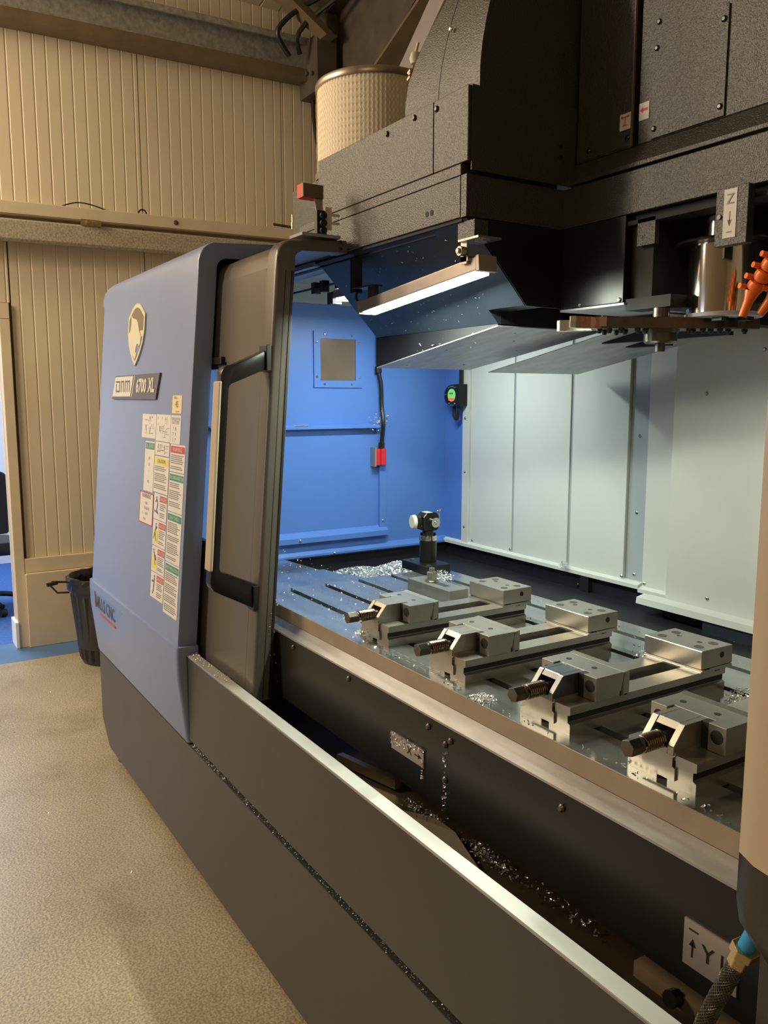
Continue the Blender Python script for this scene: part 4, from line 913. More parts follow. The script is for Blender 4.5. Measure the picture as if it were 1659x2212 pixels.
clump('swarf_clump', -1.72 + .022, 1.022, TZ + .0, .018, 80, 'fine swarf clinging to the left foot of the first vise', 1.6)
bm = B()
chips(bm, 240, lambda: (random.uniform(-2.28, -1.75), random.uniform(1.0, 1.65), TZ + .001), .002, .007, .0008, 1.0)
chips(bm, 160, lambda: (random.uniform(-1.75, -.4), random.choice([random.uniform(.985, 1.005), random.uniform(1.47, 1.66)]), TZ + .001), .003, .009, .0011, 1.0)
tag(obj('loose_swarf', bm, 'chip'), 'single bright chips scattered over the machine table', 'swarf', kind='stuff')
bm = B(); chips(bm, 60, lambda: (random.uniform(-2.98, -2.35), random.uniform(1.15, 1.37), .994), .003, .008, .0011, 1.0); tag(obj('loose_swarf', bm, 'chip'), 'few bright chips on the sheet metal way cover left of the table', 'swarf', kind='stuff')
bm = B(); chips(bm, 210, lambda: ((lambda q: (-1.484 + q * .125, .945, .855 - random.random() * (.028 if q < .45 else .008)))(random.random() ** 1.6)), .003, .008, .0008)
chips(bm, 26, lambda: (-1.362, .945, random.uniform(.79, .85)), .003, .007, .0008)
chips(bm, 60, lambda: (random.uniform(-1.292, -1.278), .947, random.uniform(.75, .89)), .002, .007, .0008)
tag(obj('hanging_swarf', bm, 'chip'), 'gold tinted swarf clinging to the X plate and streaking down the black apron', 'swarf', kind='stuff')
bm = B(); chips(bm, 520, lambda: ((lambda q: (-1.62 + q * .62, 1.075 + .025 * q + random.gauss(0, .010), .588 + random.uniform(0, .018)))(random.choice([random.uniform(0, .25), random.gauss(.5, .06), random.uniform(.3, 1)]))), .003, .010, .0011)
tag(obj('tray_swarf', bm, 'chip'), 'trail of swarf lying along the front tray below the apron', 'swarf', kind='stuff')
bm = B(); chips(bm, 240, lambda: (XL + .03, random.uniform(1.44, 1.5), 1.476), .003, .008, .0009)
chips(bm, 160, lambda: (XL + random.uniform(.01, .03), random.gauss(1.84, .022), random.gauss(1.485, .016)), .004, .012, .0009)
tag(obj('ledge_swarf', bm, 'chip'), 'swarf caught on the blue hatch ledge around the black cable', 'swarf', kind='stuff')
bm = B(); chips(bm, 120, lambda: (random.uniform(-4.9, -1.6), random.uniform(-.4, .78), .001), .004, .012, .0012, 1.0); tag(obj('floor_swarf', bm, 'chip'), 'tiny chips scattered on the beige floor in front of the machine', 'swarf', kind='stuff')
bm = B(); chips(bm, 200, lambda: (-2.50 + random.random() ** 2 * .3, YF + random.uniform(.004, .034), .776), .002, .006, .0007); tag(obj('sill_swarf', bm, 'chip'), 'swarf gathered on the sill where it meets the blue cover', 'swarf', kind='stuff')
bm = B(); chips(bm, 60, lambda: (XD + .002, 0.93 + random.uniform(-.02, .02) + .0797 * 0.2, random.uniform(.78, 1.05)), .002, .007, .0007); tag(obj('door_swarf', bm, 'chip'), 'chips stuck on the door edge near the sill', 'swarf', kind='stuff')
def slope_pt():
    y = random.uniform(1.22, 1.41); return (random.uniform(-2.30, -1.62) if y < 1.38 else random.uniform(-2.3, -1.74), y - .002, 3.19 - y)
bm = B(); chips(bm, 90, slope_pt, .003, .008, .0005); chips(bm, 16, lambda: (random.uniform(-2.1, -1.8), 1.418, random.uniform(1.72, 1.76)), .004, .012, .0009); tag(obj('hood_swarf', bm, 'chip'), 'bright chips stuck to the dark sloping hood behind the lamp', 'swarf', kind='stuff')

# ------------------------------------------------------------------ tool magazine hood and overhead covers
bm = B(); prism(bm, [(1.212, 1.997), (1.424, 1.780), (1.440, 1.780), (1.440, 1.997)], 'x', -2.322, -1.717); hd = obj('magazine_hood', bm, 'hood_blue', MC, label='dark blue sloping hood under the magazine')
bm = B(); prism(bm, [(1.206, 1.997), (1.385, 1.812), (1.46, 1.812), (1.46, 1.997)], 'x', -1.715, -1.572); obj('hood_side_section', bm, 'hood_blue', MC)
bm = B(); hexa(bm, [(-2.320, 1.424, 1.686), (-1.718, 1.424, 1.776), (-1.718, 1.80, 1.776), (-2.320, 1.80, 1.686), (-2.320, 1.424, 1.779), (-1.718, 1.424, 1.779), (-1.718, 1.80, 1.990), (-2.320, 1.80, 1.990)])
ho = obj('magazine_housing', bm, 'tray_black', MC)
bm = B(); hexa(bm, [(-2.321, 1.423, 1.683), (-1.717, 1.423, 1.773), (-1.717, 1.801, 1.773), (-2.321, 1.801, 1.683), (-2.321, 1.423, 1.6855), (-1.717, 1.423, 1.7755), (-1.717, 1.801, 1.7755), (-2.321, 1.801, 1.6855)]); obj('housing_floor', bm, 'plate', MC, label='worn grey sheet under the magazine housing')
bm = B()
for (u, v_) in ((.1, .2), (.15, .75), (.5, .15), (.55, .8), (.9, .3), (.92, .75), (.75, .5)): x = -2.32 + .6 * u; y = 1.424 + .376 * v_; z = 1.683 + .09 * u; cyl(bm, (x, y, z), (x, y, z - .001), .003, n=8)
obj('rivet_holes', bm, 'black', MC)
bm = B(); hexa(bm, [(-2.12, 1.72, 1.668), (-1.42, 1.72, 1.795), (-1.42, 2.12, 1.795), (-2.12, 2.12, 1.668), (-2.12, 1.72, 1.670), (-1.42, 1.72, 1.797), (-1.42, 2.12, 1.797), (-2.12, 2.12, 1.670)]); obj('deflector_plate', bm, 'plate', MC, label='grey deflector sheet pointing left')
bm = B(); box(bm, -1.74, -1.60, 1.93, 1.97, 1.735, 1.80); obj('deflector_bracket', bm, 'matte_black', MC)
# block under the beam (side face + front)
bm = B(); prism(bm, [(1.21, 1.998), (1.388, 1.810), (1.53, 1.808), (1.53, 1.998)], 'x', -1.571, -1.568); obj('carrier_side', bm, 'apron_black', MC)
bm = B(); prism(bm, [(1.39, 1.806), (1.39, 1.9985), (2.1, 1.9985), (2.1, 1.806)], 'x', -1.5675, -1.365); cb = obj('carrier_block', bm, 'cover_black', MC, bevel=.001, seg=1)
cb.data.materials[0] = M['apron_black']
# shift: front face of the carrier sits at y = 1.5
me = cb.data
for v_ in me.vertices:
    if v_.co.y < 0: v_.co.y += 0.11
bm = B(); box(bm, -1.568, -1.362, 1.50, 2.08, 1.800, 1.805); obj('carrier_bottom_plate', bm, 'plate', MC)
obj('housing_side', box(B(), -1.7165, -1.7145, 1.43, 1.80, 1.779, 1.99), 'tray_black', MC)
obj('head_rear_panel', box(B(), -1.71, -1.30, 1.80, 1.82, 1.74, 1.99), 'tray_black', MC)
screws('screw', [(-1.375, 1.499, 1.812), (-1.50, 1.499, 1.812)], MC, (0, -1, 0), 0.005, 0.003, 'bolt')
# top: long beam behind, box cover left in front
bm = B(); prism(bm, [(1.500, 2.000), (1.500, 2.092), (1.512, 2.097), (1.60, 2.097), (1.60, 2.0)], 'x', -1.590, 0.3); obj('head_beam', bm, 'cover_black', MC, bevel=.001, seg=1)
bm = B(); prism(bm, [(1.506, 2.101), (1.506, 2.110), (1.535, 2.155), (1.60, 2.155), (1.60, 2.101)], 'x', -1.565, 0.3); obj('beam_cap', bm, 'cover_black', MC, bevel=.001, seg=1)
bm = B(); box(bm, -1.566, 0.3, 1.52, 2.4, 1.985, 1.998); obj('beam_underside', bm, 'matte_black', MC)
bm = B(); box(bm, -1.55, 0.3, 1.505, 1.56, 1.975, 1.984); obj('beam_rail', bm, 'matte_black', MC)
bm = B(); box(bm, -2.42, -1.590, 1.200, 1.50, 2.000, 2.092); fb = obj('front_fascia', bm, 'cover_black', MC, bevel=.0012, seg=1, label='long black fascia along the top of the opening')
bm = B(); prism(bm, [(1.2005, 2.0935), (1.2005, 2.118), (1.204, 2.120), (1.5, 2.120), (1.5, 2.0935)], 'x', -2.42, -1.590); obj('fascia_cap', bm, 'cover_black', MC, bevel=.001, seg=1)
bm = B(); box(bm, -1.589, -1.569, 1.2015, 1.4995, 2.000, 2.0925); obj('fascia_end', bm, 'cover_black', MC)
bm = B(); box(bm, -2.60, -1.59, 1.205, 1.25, 1.992, 1.9995); box(bm, -2.60, -1.59, 1.222, 1.24, 1.982, 1.992); obj('fascia_seal', bm, 'matte_black', MC)
bm = B(); box(bm, -2.99, -2.325, 1.20, 1.30, 1.985, 1.998); obj('roof_flange', bm, 'blue_paint', MC)
bm = B(); box(bm, -3.0, -2.43, 1.20, 1.26, 2.0, 2.05); obj('roof_front', bm, 'matte_black', MC)
bm = B()
for x in (-1.722, -1.702): cyl(bm, (x, 1.1995, 2.030), (x, 1.2002, 2.030), .007, n=12)
obj('fascia_holes', bm, 'matte_black', MC)
bm = B(); box(bm, -2.293, -1.7015, 1.2015, 2.2, 2.1205, 2.283); uc = obj('upper_cover', bm, 'cover_black', MC, bevel=.0015, seg=1, label='black textured box cover above the opening')
bm = B(); box(bm, -1.699, -1.566, 1.2015, 1.9, 2.1205, 2.283); obj('upper_cover_end', bm, 'cover_black', MC, bevel=.0015, seg=1)
screws('screw', [(-1.905, 1.2015, 2.262), (-1.78, 1.2015, 2.268), (-1.687, 1.2015, 2.263)], MC, (0, -1, 0), 0.0075, 0.005, 'gloss_black')
# curved tall plate on top of the box
prof = [(1.238, 2.285), (1.238, 2.33), (1.243, 2.38), (1.254, 2.435), (1.268, 2.49), (1.30, 2.58), (1.35, 2.70), (1.47, 2.90), (1.62, 3.10), (1.85, 3.30)]  # upper end, out of view, extended to block light from the hanging lamps
left = [-1.880, -1.877, -1.872, -1.850, -1.82, -1.76, -1.74, -1.74, -1.74, -1.74]
bm = B()
A = [(bm.verts.new((lx, y, z)), bm.verts.new((-1.572, y, z)), bm.verts.new((-1.572, y + .01, z)), bm.verts.new((lx, y + .01, z))) for (y, z), lx in zip(prof, left)]
for a, b_ in zip(A, A[1:]):
    for k in range(4): bm.faces.new((a[k], a[(k + 1) % 4], b_[(k + 1) % 4], b_[k]))
bm.faces.new(A[0][::-1]); bm.faces.new(A[-1]); obj('tall_curved_cover', bm, 'cover_black', MC, smooth=True, label='tall black cover plate curving backward')
bm = B()
A = [(bm.verts.new((-1.735 + i * .004, y - .0005, z)), bm.verts.new((-1.733 + i * .004, y - .0005, z)), bm.verts.new((-1.733 + i * .004, y + .001, z)), bm.verts.new((-1.735 + i * .004, y + .001, z))) for i, (y, z) in enumerate(prof)]
for a, b_ in zip(A, A[1:]):
    for k in range(4): bm.faces.new((a[k], a[(k + 1) % 4], b_[(k + 1) % 4], b_[k]))
bm.faces.new(A[0][::-1]); bm.faces.new(A[-1]); obj('cover_seam', bm, 'matte_black', MC)
screws('screw', [(-1.702, 1.252, 2.455), (-1.745, 1.2375, 2.296)], MC, (0, -1, 0), 0.006, 0.005, 'bolt')
# side + main column faces
bm = B(); prism(bm, [(1.249, 2.285), (1.249, 2.33), (1.254, 2.38), (1.265, 2.435), (1.28, 2.49), (1.31, 2.58), (1.36, 2.70), (1.48, 2.90), (1.63, 3.10), (1.86, 3.30), (2.2, 3.30), (2.2, 2.285)], 'x', -1.60, -1.5725); obj('head_side_plate', bm, 'cover_black', MC)  # unseen upper part raised with the tall cover to block lamp light
bm = B(); box(bm, -1.565, -1.5625, 1.21, 1.53, 2.101, 2.284); obj('cover_inner_side', bm, 'cover_black', MC)
bm = B(); box(bm, -1.562, -1.387, 1.535, 2.3, 2.156, 2.95); obj('head_panel', bm, 'cover_black', MC, bevel=.0015, seg=1)
bm = B(); box(bm, -1.386, -1.372, 1.57, 2.3, 2.156, 2.95); obj('head_gap', bm, 'matte_black', MC)
bm = B(); box(bm, -1.371, 0.3, 1.535, 2.3, 2.156, 2.95); hp_ = obj('head_panel', bm, 'cover_black', MC, bevel=.0015, seg=1)
bm = B(); box(bm, -1.3885, -1.3865, 1.530, 1.536, 2.156, 2.95); obj('panel_edge', bm, 'brown_steel', MC)
bm = B(); box(bm, -1.560, -1.389, 1.533, 1.5355, 2.160, 2.195); obj('panel_foot', bm, 'cover_black', MC)
bm = B(); prism(bm, [(-1.333, 2.158), (-1.145, 2.158), (-1.145, 2.372), (-1.333, 2.365)], 'y', 1.531, 1.535); obj('service_plate', bm, 'cover_black', MC, bevel=.0006, seg=1)
screws('screw', [(-1.323, 1.531, 2.345), (-1.323, 1.531, 2.178), (-1.155, 1.531, 2.345), (-1.155, 1.531, 2.178), (-1.323, 1.535, 2.40), (-1.155, 1.535, 2.42), (-1.52, 1.533, 2.178), (-1.40, 1.533, 2.178)], MC, (0, -1, 0), 0.0065, 0.004, 'gloss_black')
screws('screw', [(-1.560, 1.48, 2.19), (-1.56, 1.48, 2.165), (-1.56, 1.48, 2.40)], MC, (1, 0, 0), 0.005, 0.003, 'gloss_black')
for (x0, x1, z0, z1, kind) in ((-1.423, -1.391, 2.197, 2.233, 0), (-1.369, -1.341, 2.206, 2.243, 1)):
    bm = B(); yq = 1.532 if kind == 0 else 1.5345
    box(bm, x0, x1, yq - .001, yq, z0, z1); obj('arrow_label', bm, 'paper', MC, label='white label with a red arrow')
    bm = B(); cxx, czz = (x0 + x1) / 2, (z0 + z1) / 2 + .003; f = yq - .0016
    if kind == 0:
        box(bm, cxx - .009, cxx + .009, f, yq - .001, czz + .006, czz + .008); box(bm, cxx - .001, cxx + .001, f, yq - .001, czz - .010, czz + .006); box(bm, cxx - .007, cxx + .007, f, yq - .001, czz - .012, czz - .010)
        prism(bm, [(cxx - .013, czz + .007), (cxx - .008, czz + .003), (cxx - .008, czz + .011)], 'y', f, yq - .001); prism(bm, [(cxx + .013, czz + .007), (cxx + .008, czz + .003), (cxx + .008, czz + .011)], 'y', f, yq - .001)
    else:
        box(bm, cxx - .004, cxx + .010, f, yq - .001, czz - .0025, czz + .0025); prism(bm, [(cxx - .012, czz), (cxx - .003, czz - .006), (cxx - .003, czz + .006)], 'y', f, yq - .001)
    obj('arrow_mark', bm, 'print_red', MC)

# spindle
SX, SY = -1.185, 1.62
t = thing('spindle_head', (SX, SY, 1.765), 'polished chrome spindle nose hanging below the black head', 'spindle')
bm = B(); lathe(bm, (SX, SY, 0), [(.078, 1.770), (.078, 1.915)], 64); obj('spindle_sleeve', bm, 'chrome', t, smooth=True)
bm = B(); lathe(bm, (SX, SY, 0), [(.070, 1.760), (.080, 1.762), (.082, 1.770), (.078, 1.7705)], 48); obj('spindle_ring', bm, 'plate', t, smooth=True)
bm = B(); lathe(bm, (SX, SY, 0), [(.078, 1.9155), (.104, 1.917), (.106, 1.920), (.104, 1.923), (.05, 1.924)], 48); obj('spindle_flange', bm, 'gloss_black', t, smooth=True)
bm = B(); lathe(bm, (SX, SY, 0), [(.052, 1.924), (.052, 1.984)], 48); obj('upper_sleeve', bm, 'chrome', t, smooth=True)
bm = B()
for k in range(6):
    a = k * PI / 3; box(bm, SX + .055 * math.cos(a) - .012, SX + .055 * math.cos(a) + .012, SY + .055 * math.sin(a) - .012, SY + .055 * math.sin(a) + .012, 1.752, 1.761)
cyl(bm, (SX, SY, 1.74), (SX, SY, 1.761), .03, n=24); obj('drive_keys', bm, 'black', t)
bm = B(); box(bm, -1.335, -1.285, 1.505, 1.519, 1.925, 1.984); cyl(bm, (-1.322, 1.504, 1.945), (-1.322, 1.505, 1.945), .004, n=8); obj('side_block', bm, 'cover_black', t, bevel=.001, seg=1)
t = thing('axis_block', (-1.07, 1.5, 1.885), 'black block under the beam with a white label marked Z', 'block')
bm = B(); box(bm, -1.112, -1.040, 1.478, 1.499, 1.888, 1.999); obj('block', bm, 'cover_black', t, bevel=.001, seg=1)
bm = B(); box(bm, -1.093, -1.064, 1.4768, 1.478, 1.902, 1.995); obj('label_plate', bm, 'paper', t)
bm = B(); textbm(bm, 'Z', (-1.0785, 1.4763, 1.975), (1, 0, 0), (0, 0, 1), .028); box(bm, -1.0795, -1.0775, 1.4762, 1.4768, 1.928, 1.952); prism(bm, [(-1.0835, 1.936), (-1.0735, 1.936), (-1.0785, 1.924)], 'y', 1.4762, 1.4768); box(bm, -1.084, -1.073, 1.4762, 1.4768, 1.912, 1.914); obj('label_mark', bm, 'black', t)
bm = B(); cyl(bm, (-1.102, 1.478, 1.945), (-1.102, 1.475, 1.945), .0045, n=10); obj('block_screw', bm, 'gloss_black', t)
obj('head_body', box(B(), -1.30, -0.3, 1.75, 2.05, 1.80, 1.984), 'matte_black', MC)
obj('head_web', box(B(), -1.36, -1.305, 1.75, 2.05, 1.77, 1.93), 'matte_black', MC)
# tool change arm
a0, a1 = Vector((-1.375, 1.325, 0)), Vector((-1.165, 1.70, 0)); ad = (a1 - a0).normalized(); an = Vector((-ad.y, ad.x, 0))
def AP(s, tt, z): q = a0 + ad * s + an * tt; return (q.x, q.y, z)
LA = (a1 - a0).length
t = thing('tool_change_arm', (-1.265, 1.515, 1.70), 'dark two ended tool change arm with a hub, hanging beside the spindle', 'arm')
def armprism(bm, pts, z0, z1):
    lo = [bm.verts.new(AP(s, q, z0)) for s, q in pts]; hi = [bm.verts.new(AP(s, q, z1)) for s, q in pts]
    bm.faces.new(lo[::-1]); bm.faces.new(hi)
    for i in range(len(pts)): j = (i + 1) % len(pts); bm.faces.new((lo[i], lo[j], hi[j], hi[i]))
bm = B(); armprism(bm, [(0.07, -.035), (.15, -.042), (.22, -.045), (.30, -.042), (.43, -.03), (.43, .03), (.30, .042), (.22, .045), (.15, .042), (.07, .035)], 1.738, 1.762); obj('arm_beam', bm, 'vise_dark', t, bevel=.001, seg=1)
bm = B(); armprism(bm, [(.0, -.055), (.012, -.06), (.075, -.036), (.075, -.020), (.02, -.038), (.004, -.045)], 1.737, 1.762); armprism(bm, [(.0, .055), (.012, .06), (.075, .036), (.075, .020), (.02, .038), (.004, .045)], 1.737, 1.762); obj('gripper_claw', bm, 'bolt', t, bevel=.001, seg=1)
bm = B(); armprism(bm, [(.048, -.0345), (.085, -.0405), (.085, -.036), (.048, -.030)], 1.742, 1.7625); cyl(bm, AP(.05, -.038, 1.75), AP(.05, -.046, 1.75), .011, n=16); obj('copper_stop', bm, 'copper', t)
bm = B(); c_ = AP(.22, 0, 0); lathe(bm, (c_[0], c_[1], 0), [(.038, 1.730), (.040, 1.738)], 24); lathe(bm, (c_[0], c_[1], 0), [(.032, 1.708), (.036, 1.712), (.036, 1.730)], 24); cyl(bm, (c_[0], c_[1], 1.690), (c_[0], c_[1], 1.708), .011, n=12); obj('hub', bm, 'vise_dark', t, smooth=True)
bm = B(); cyl(bm, (c_[0], c_[1], 1.762), (c_[0], c_[1], 1.785), .018, n=20); obj('arm_shaft', bm, 'vise_dark', t, smooth=True)
for s, q in ((.075, -.022), (.095, -.030), (.12, -.034), (.14, .0), (.155, -.036), (.175, -.03), (.27, -.035), (.285, -.02), (.30, -.036), (.32, -.03), (.34, -.032), (.36, -.028), (.40, -.022), (.10, .02), (.13, .03)):
    x, y, _ = AP(s, q, 0); screws('arm_screw', [(x, y, 1.7375)], t, (0, 0, -1), .0065, .010, 'black')

obj('arm_housing', box(B(), -1.361, -1.30, 1.52, 1.749, 1.795, 1.984), 'matte_black', MC)
obj('arm_bearing_plate', box(B(), -1.361, -1.235, 1.505, 1.56, 1.786, 1.812), 'matte_black', MC)
# orange coolant hoses
def loc_hose(pts, nozzle, label):
    t = thing('coolant_hose', pts[0], label, 'hose', 'orange segmented coolant hoses by the spindle')
    P = [Vector(p) for p in pts]
    for i, (a, b_) in enumerate(zip(P, P[1:])):
        d = (b_ - a).normalized(); L = (b_ - a).length
        bm = B(); u, v, _ = basis(d)
        prof = [(.0125, 0), (.0160, .12), (.0168, .45), (.0162, .78), (.0120, .92), (.009, 1.0)]
        rings = [[a + d * (L * q) + (u * math.cos(2 * PI * k / 16) + v * math.sin(2 * PI * k / 16)) * r for k in range(16)] for r, q in prof]
        loft(bm, rings)
        s = obj('hose_segment', bm, 'orange', t, smooth=True)
        if i % 2 == 1 or True:
            bm = B(); c = a + d * L * .45 + Vector((-.017, -.010, 0)); cyl(bm, c, c + Vector((-.004, -.012, .002)), .0058, n=12); obj('clip_ring', bm, 'orange', s, smooth=True)
    d = (Vector(nozzle) - P[-1]).normalized()
    bm = B(); cyl(bm, P[-1], P[-1] + d * .018, .015, .0095, 16); cyl(bm, P[-1] + d * .018, Vector(nozzle), .0095, .0080, 16); obj('nozzle', bm, 'orange', t, smooth=True)
    bm = B(); cyl(bm, P[0] + (P[0] - P[1]).normalized() * .03, P[-1] - d * .0, .006, n=8); bm.free()
    return t
loc_hose([(-.975, 1.50, 1.868), (-.994, 1.50, 1.850), (-1.008, 1.50, 1.831), (-1.022, 1.50, 1.812), (-1.034, 1.50, 1.796)], (-1.050, 1.495, 1.748), 'orange segmented coolant hose, the longer one left of its twin')
loc_hose([(-.955, 1.52, 1.84), (-.972, 1.52, 1.822), (-.988, 1.52, 1.806), (-.998, 1.52, 1.79)], (-1.025, 1.515, 1.752), 'orange coolant hose cut off by the right edge of the photo')

# lamps
def led(xa, za, xb, zb, y, label, light=True, power=15):
    t = thing('machine_lamp', ((xa + xb) / 2, y, (za + zb) / 2), label, 'lamp')
    L = math.hypot(xb - xa, zb - za); dx, dz = (xb - xa) / L, (zb - za) / L; nx, nz = -dz, dx
    def q(s, yy, h): return (xa + dx * s + nx * h, yy, za + dz * s + nz * h)
    def bar(bm, s0, s1, y0, y1, h0, h1): hexa(bm, [q(s0, y0, h0), q(s1, y0, h0), q(s1, y1, h0), q(s0, y1, h0), q(s0, y0, h1), q(s1, y0, h1), q(s1, y1, h1), q(s0, y1, h1)])
    bm = B(); bar(bm, 0, L, y - .026, y + .026, .004, .036); obj('lamp_body', bm, 'lamp_body', t, bevel=.003)
    bm = B(); bar(bm, .012, L - .012, y - .021, y + .021, -.001, .005); obj('diffuser', bm, 'lamp_glow', t)
    for e0, e1 in ((-.010, 0), (L, L + .012)):
        bm = B(); bar(bm, e0, e1, y - .027, y + .027, .001, .038); obj('end_cap', bm, 'lamp_body', t, bevel=.002)
    if light:
        l = D.lights.new('lamp_light', 'AREA'); l.shape = 'RECTANGLE'; l.size = L - .04; l.size_y = .04; l.energy = power; l.color = (0.90, 1.0, 0.82)
        o = D.objects.new('lamp_light', l); COL.objects.link(o); c = Vector(q(L / 2, y, -.004)); o.location = c - WP[t.name]; o.parent = t
        o.rotation_euler = (0, -math.atan2(dz, dx), 0)
    return t
t = led(-2.075, 1.822, -1.545, 1.873, 1.24, 'lit tubular work lamp hanging in the opening below the fascia', power=15)
bm = B(); box(bm, -1.612, -1.548, 1.21, 1.25, 1.950, 1.992); obj('mount_block', bm, 'cover_black', t, bevel=.001, seg=1)
bm = B(); box(bm, -1.590, -1.515, 1.195, 1.262, 1.944, 1.949); box(bm, -1.592, -1.570, 1.205, 1.211, 1.895, 1.945)
lathe(bm, (-1.578, 1.205, 1.925), [(.001, 0)], 3, close=False) if False else None
cyl(bm, (-1.579, 1.204, 1.923), (-1.579, 1.190, 1.923), .011, n=16); cyl(bm, (-1.579, 1.190, 1.923), (-1.579, 1.184, 1.923), .006, n=6); box(bm, -1.592, -1.566, 1.205, 1.25, 1.900, 1.912); obj('swivel_bracket', bm, 'bolt', t)
bm = B()
for x in (-1.545, -1.525): cyl(bm, (x, 1.215, 1.944), (x, 1.215, 1.939), .006, n=6)
obj('bracket_bolts', bm, 'chrome', t)
bm = B(); box(bm, -2.122, -2.095, 1.212, 1.236, 1.885, 1.982); obj('drop_arm', bm, 'matte_black', t)
bm = B(); box(bm, -2.110, -2.00, 1.21, 1.245, 1.893, 1.897); box(bm, -2.040, -2.00, 1.222, 1.232, 1.860, 1.894); obj('left_bracket', bm, 'vise_dark', t)
bm = B(); tube(bm, [(-2.100, 1.222, 1.89), (-2.105, 1.222, 1.87), (-2.095, 1.23, 1.85), (-2.07, 1.235, 1.835)], .004, 6); obj('lamp_cable', bm, 'rubber', t, smooth=True)
t2 = thing('machine_lamp', (-2.5, 1.40, 1.93), 'second lamp, only its lit tip visible past the dark hood', 'lamp')
bm = B(); box(bm, -2.585, -2.545, 1.385, 1.42, 1.905, 1.945); obj('lamp_bracket', bm, 'hood_blue', t2)
bm = B(); box(bm, -2.545, -2.455, 1.385, 1.88, 1.922, 1.948); obj('lamp_body', bm, 'lamp_body', t2, bevel=.002)
bm = B(); box(bm, -2.535, -2.465, 1.392, 1.872, 1.914, 1.9225); obj('diffuser', bm, 'lamp_glow', t2)
l = D.lights.new('lamp_light', 'AREA'); l.shape = 'RECTANGLE'; l.size = .06; l.size_y = .44; l.energy = 7.5; l.color = (0.86, 0.98, 0.92)
o = D.objects.new('lamp_light', l); COL.objects.link(o); o.parent = t2; o.location = Vector((-2.50, 1.63, 1.910)) - WP[t2.name]
t = thing('air_nozzle_rail', (-2.6, 1.25, 1.95), 'thin black rail with clips hanging under the enclosure roof behind the door', 'rail')
bm = B(); cyl(bm, (-2.85, 1.33, 1.955), (-2.335, 1.33, 1.955), .004, n=8); obj('rail', bm, 'black', t)
bm = B()
for x in (-2.56, -2.50, -2.395): box(bm, x - .014, x + .010, 1.318, 1.342, 1.935, 1.972)
obj('clip', bm, 'black', t)

# gauge on the back wall, hose, and red switch box
t = thing('pressure_gauge', (-2.88, 2.17, 1.595), 'small black round indicator with a green and red lit face in the blue corner', 'gauge')
bm = B(); P_ = [(-2.835, 1.552), (-2.835, 1.645)] + [(-2.89 + .052 * math.cos(math.radians(a)), 1.597 + .046 * math.sin(math.radians(a))) for a in range(90, 271, 15)]
prism(bm, P_, 'y', 2.145, 2.195); obj('gauge_case', bm, 'gloss_black', t, bevel=.002, seg=1)
bm = B(); cyl(bm, (-2.885, 2.1445, 1.598), (-2.885, 2.143, 1.598), .027, n=28); obj('gauge_face', bm, 'green_dial', t)
bm = B(); box(bm, -2.905, -2.866, 2.1415, 2.1435, 1.576, 1.586); obj('gauge_light', bm, 'red_dial', t)
bm = B(); cyl(bm, (-2.893, 2.1425, 1.605), (-2.893, 2.1415, 1.605), .004, n=8); cyl(bm, (-2.880, 2.1425, 1.605), (-2.880, 2.1415, 1.605), .004, n=8)
for a in range(5): pass
obj('gauge_dots', bm, 'black', t)
bm = B()
for (x, z) in ((-2.905, 1.63), (-2.864, 1.63), (-2.905, 1.562), (-2.93, 1.60), (-2.864, 1.562)): cyl(bm, (x, 2.1445, z), (x, 2.142, z), .0035, n=8)
box(bm, -2.90, -2.87, 2.1435, 2.1446, 1.632, 1.637); box(bm, -2.90, -2.87, 2.1435, 2.1446, 1.553, 1.557); obj('gauge_screws', bm, 'bolt', t)
bm = B(); tube(bm, [(-2.893, 2.165, 1.553), (-2.895, 2.165, 1.52), (-2.882, 2.165, 1.497), (-2.866, 2.165, 1.51), (-2.860, 2.165, 1.56)], .008, 8); tube(bm, [(-2.866, 2.18, 1.64), (-2.866, 2.18, 1.75), (-2.87, 2.18, 2.0)], .010, 8); obj('gauge_hose', bm, 'rubber', t, smooth=True)
t = thing('red_switch', (-2.97, 1.838, 1.303), 'red door safety switch at the end of the black cable on the blue wall', 'switch')
bm = B(); box(bm, XL + .003, XL + .034, 1.812, 1.836, 1.305, 1.374); box(bm, XL + .003, XL + .034, 1.840, 1.866, 1.305, 1.374); box(bm, XL + .006, XL + .028, 1.834, 1.842, 1.308, 1.37); obj('switch_body', bm, 'red', t, bevel=.001, seg=1)
bm = B(); box(bm, XL + .001, XL + .04, 1.806, 1.812, 1.30, 1.38); obj('switch_bracket', bm, 'lamp_body', t)
bm = B(); tube(bm, [(XL + .014, 1.838, 1.96), (XL + .014, 1.838, 1.72), (XL + .016, 1.850, 1.64), (XL + .016, 1.853, 1.55), (XL + .034, 1.85, 1.48), (XL + .022, 1.852, 1.42), (XL + .02, 1.850, 1.374)], .009, 8)
obj('switch_cable', bm, 'rubber', t, smooth=True)
bm = B(); cyl(bm, (XL + .02, 1.850, 1.374), (XL + .02, 1.850, 1.400), .013, n=12); cyl(bm, (XL + .014, 1.838, 1.69), (XL + .014, 1.838, 1.715), .014, n=10); obj('cable_gland', bm, 'black', t)

# ------------------------------------------------------------------ round filter on top
FX, FY = -2.86, 1.75
t = thing('air_filter', (FX, FY, 2.40), 'tall round cream air filter with a metal rim behind the black cover', 'filter')
bm = B(); prof_r = []
n = 180
def fr(z, r0=.222): return [(FX + (r0 + .0012 * (k % 2)) * math.cos(2 * PI * k / n), FY + (r0 + .0012 * (k % 2)) * math.sin(2 * PI * k / n), z) for k in range(n)]
loft(bm, [fr(2.43), fr(2.735)]); obj('filter_media', bm, 'filter', t)
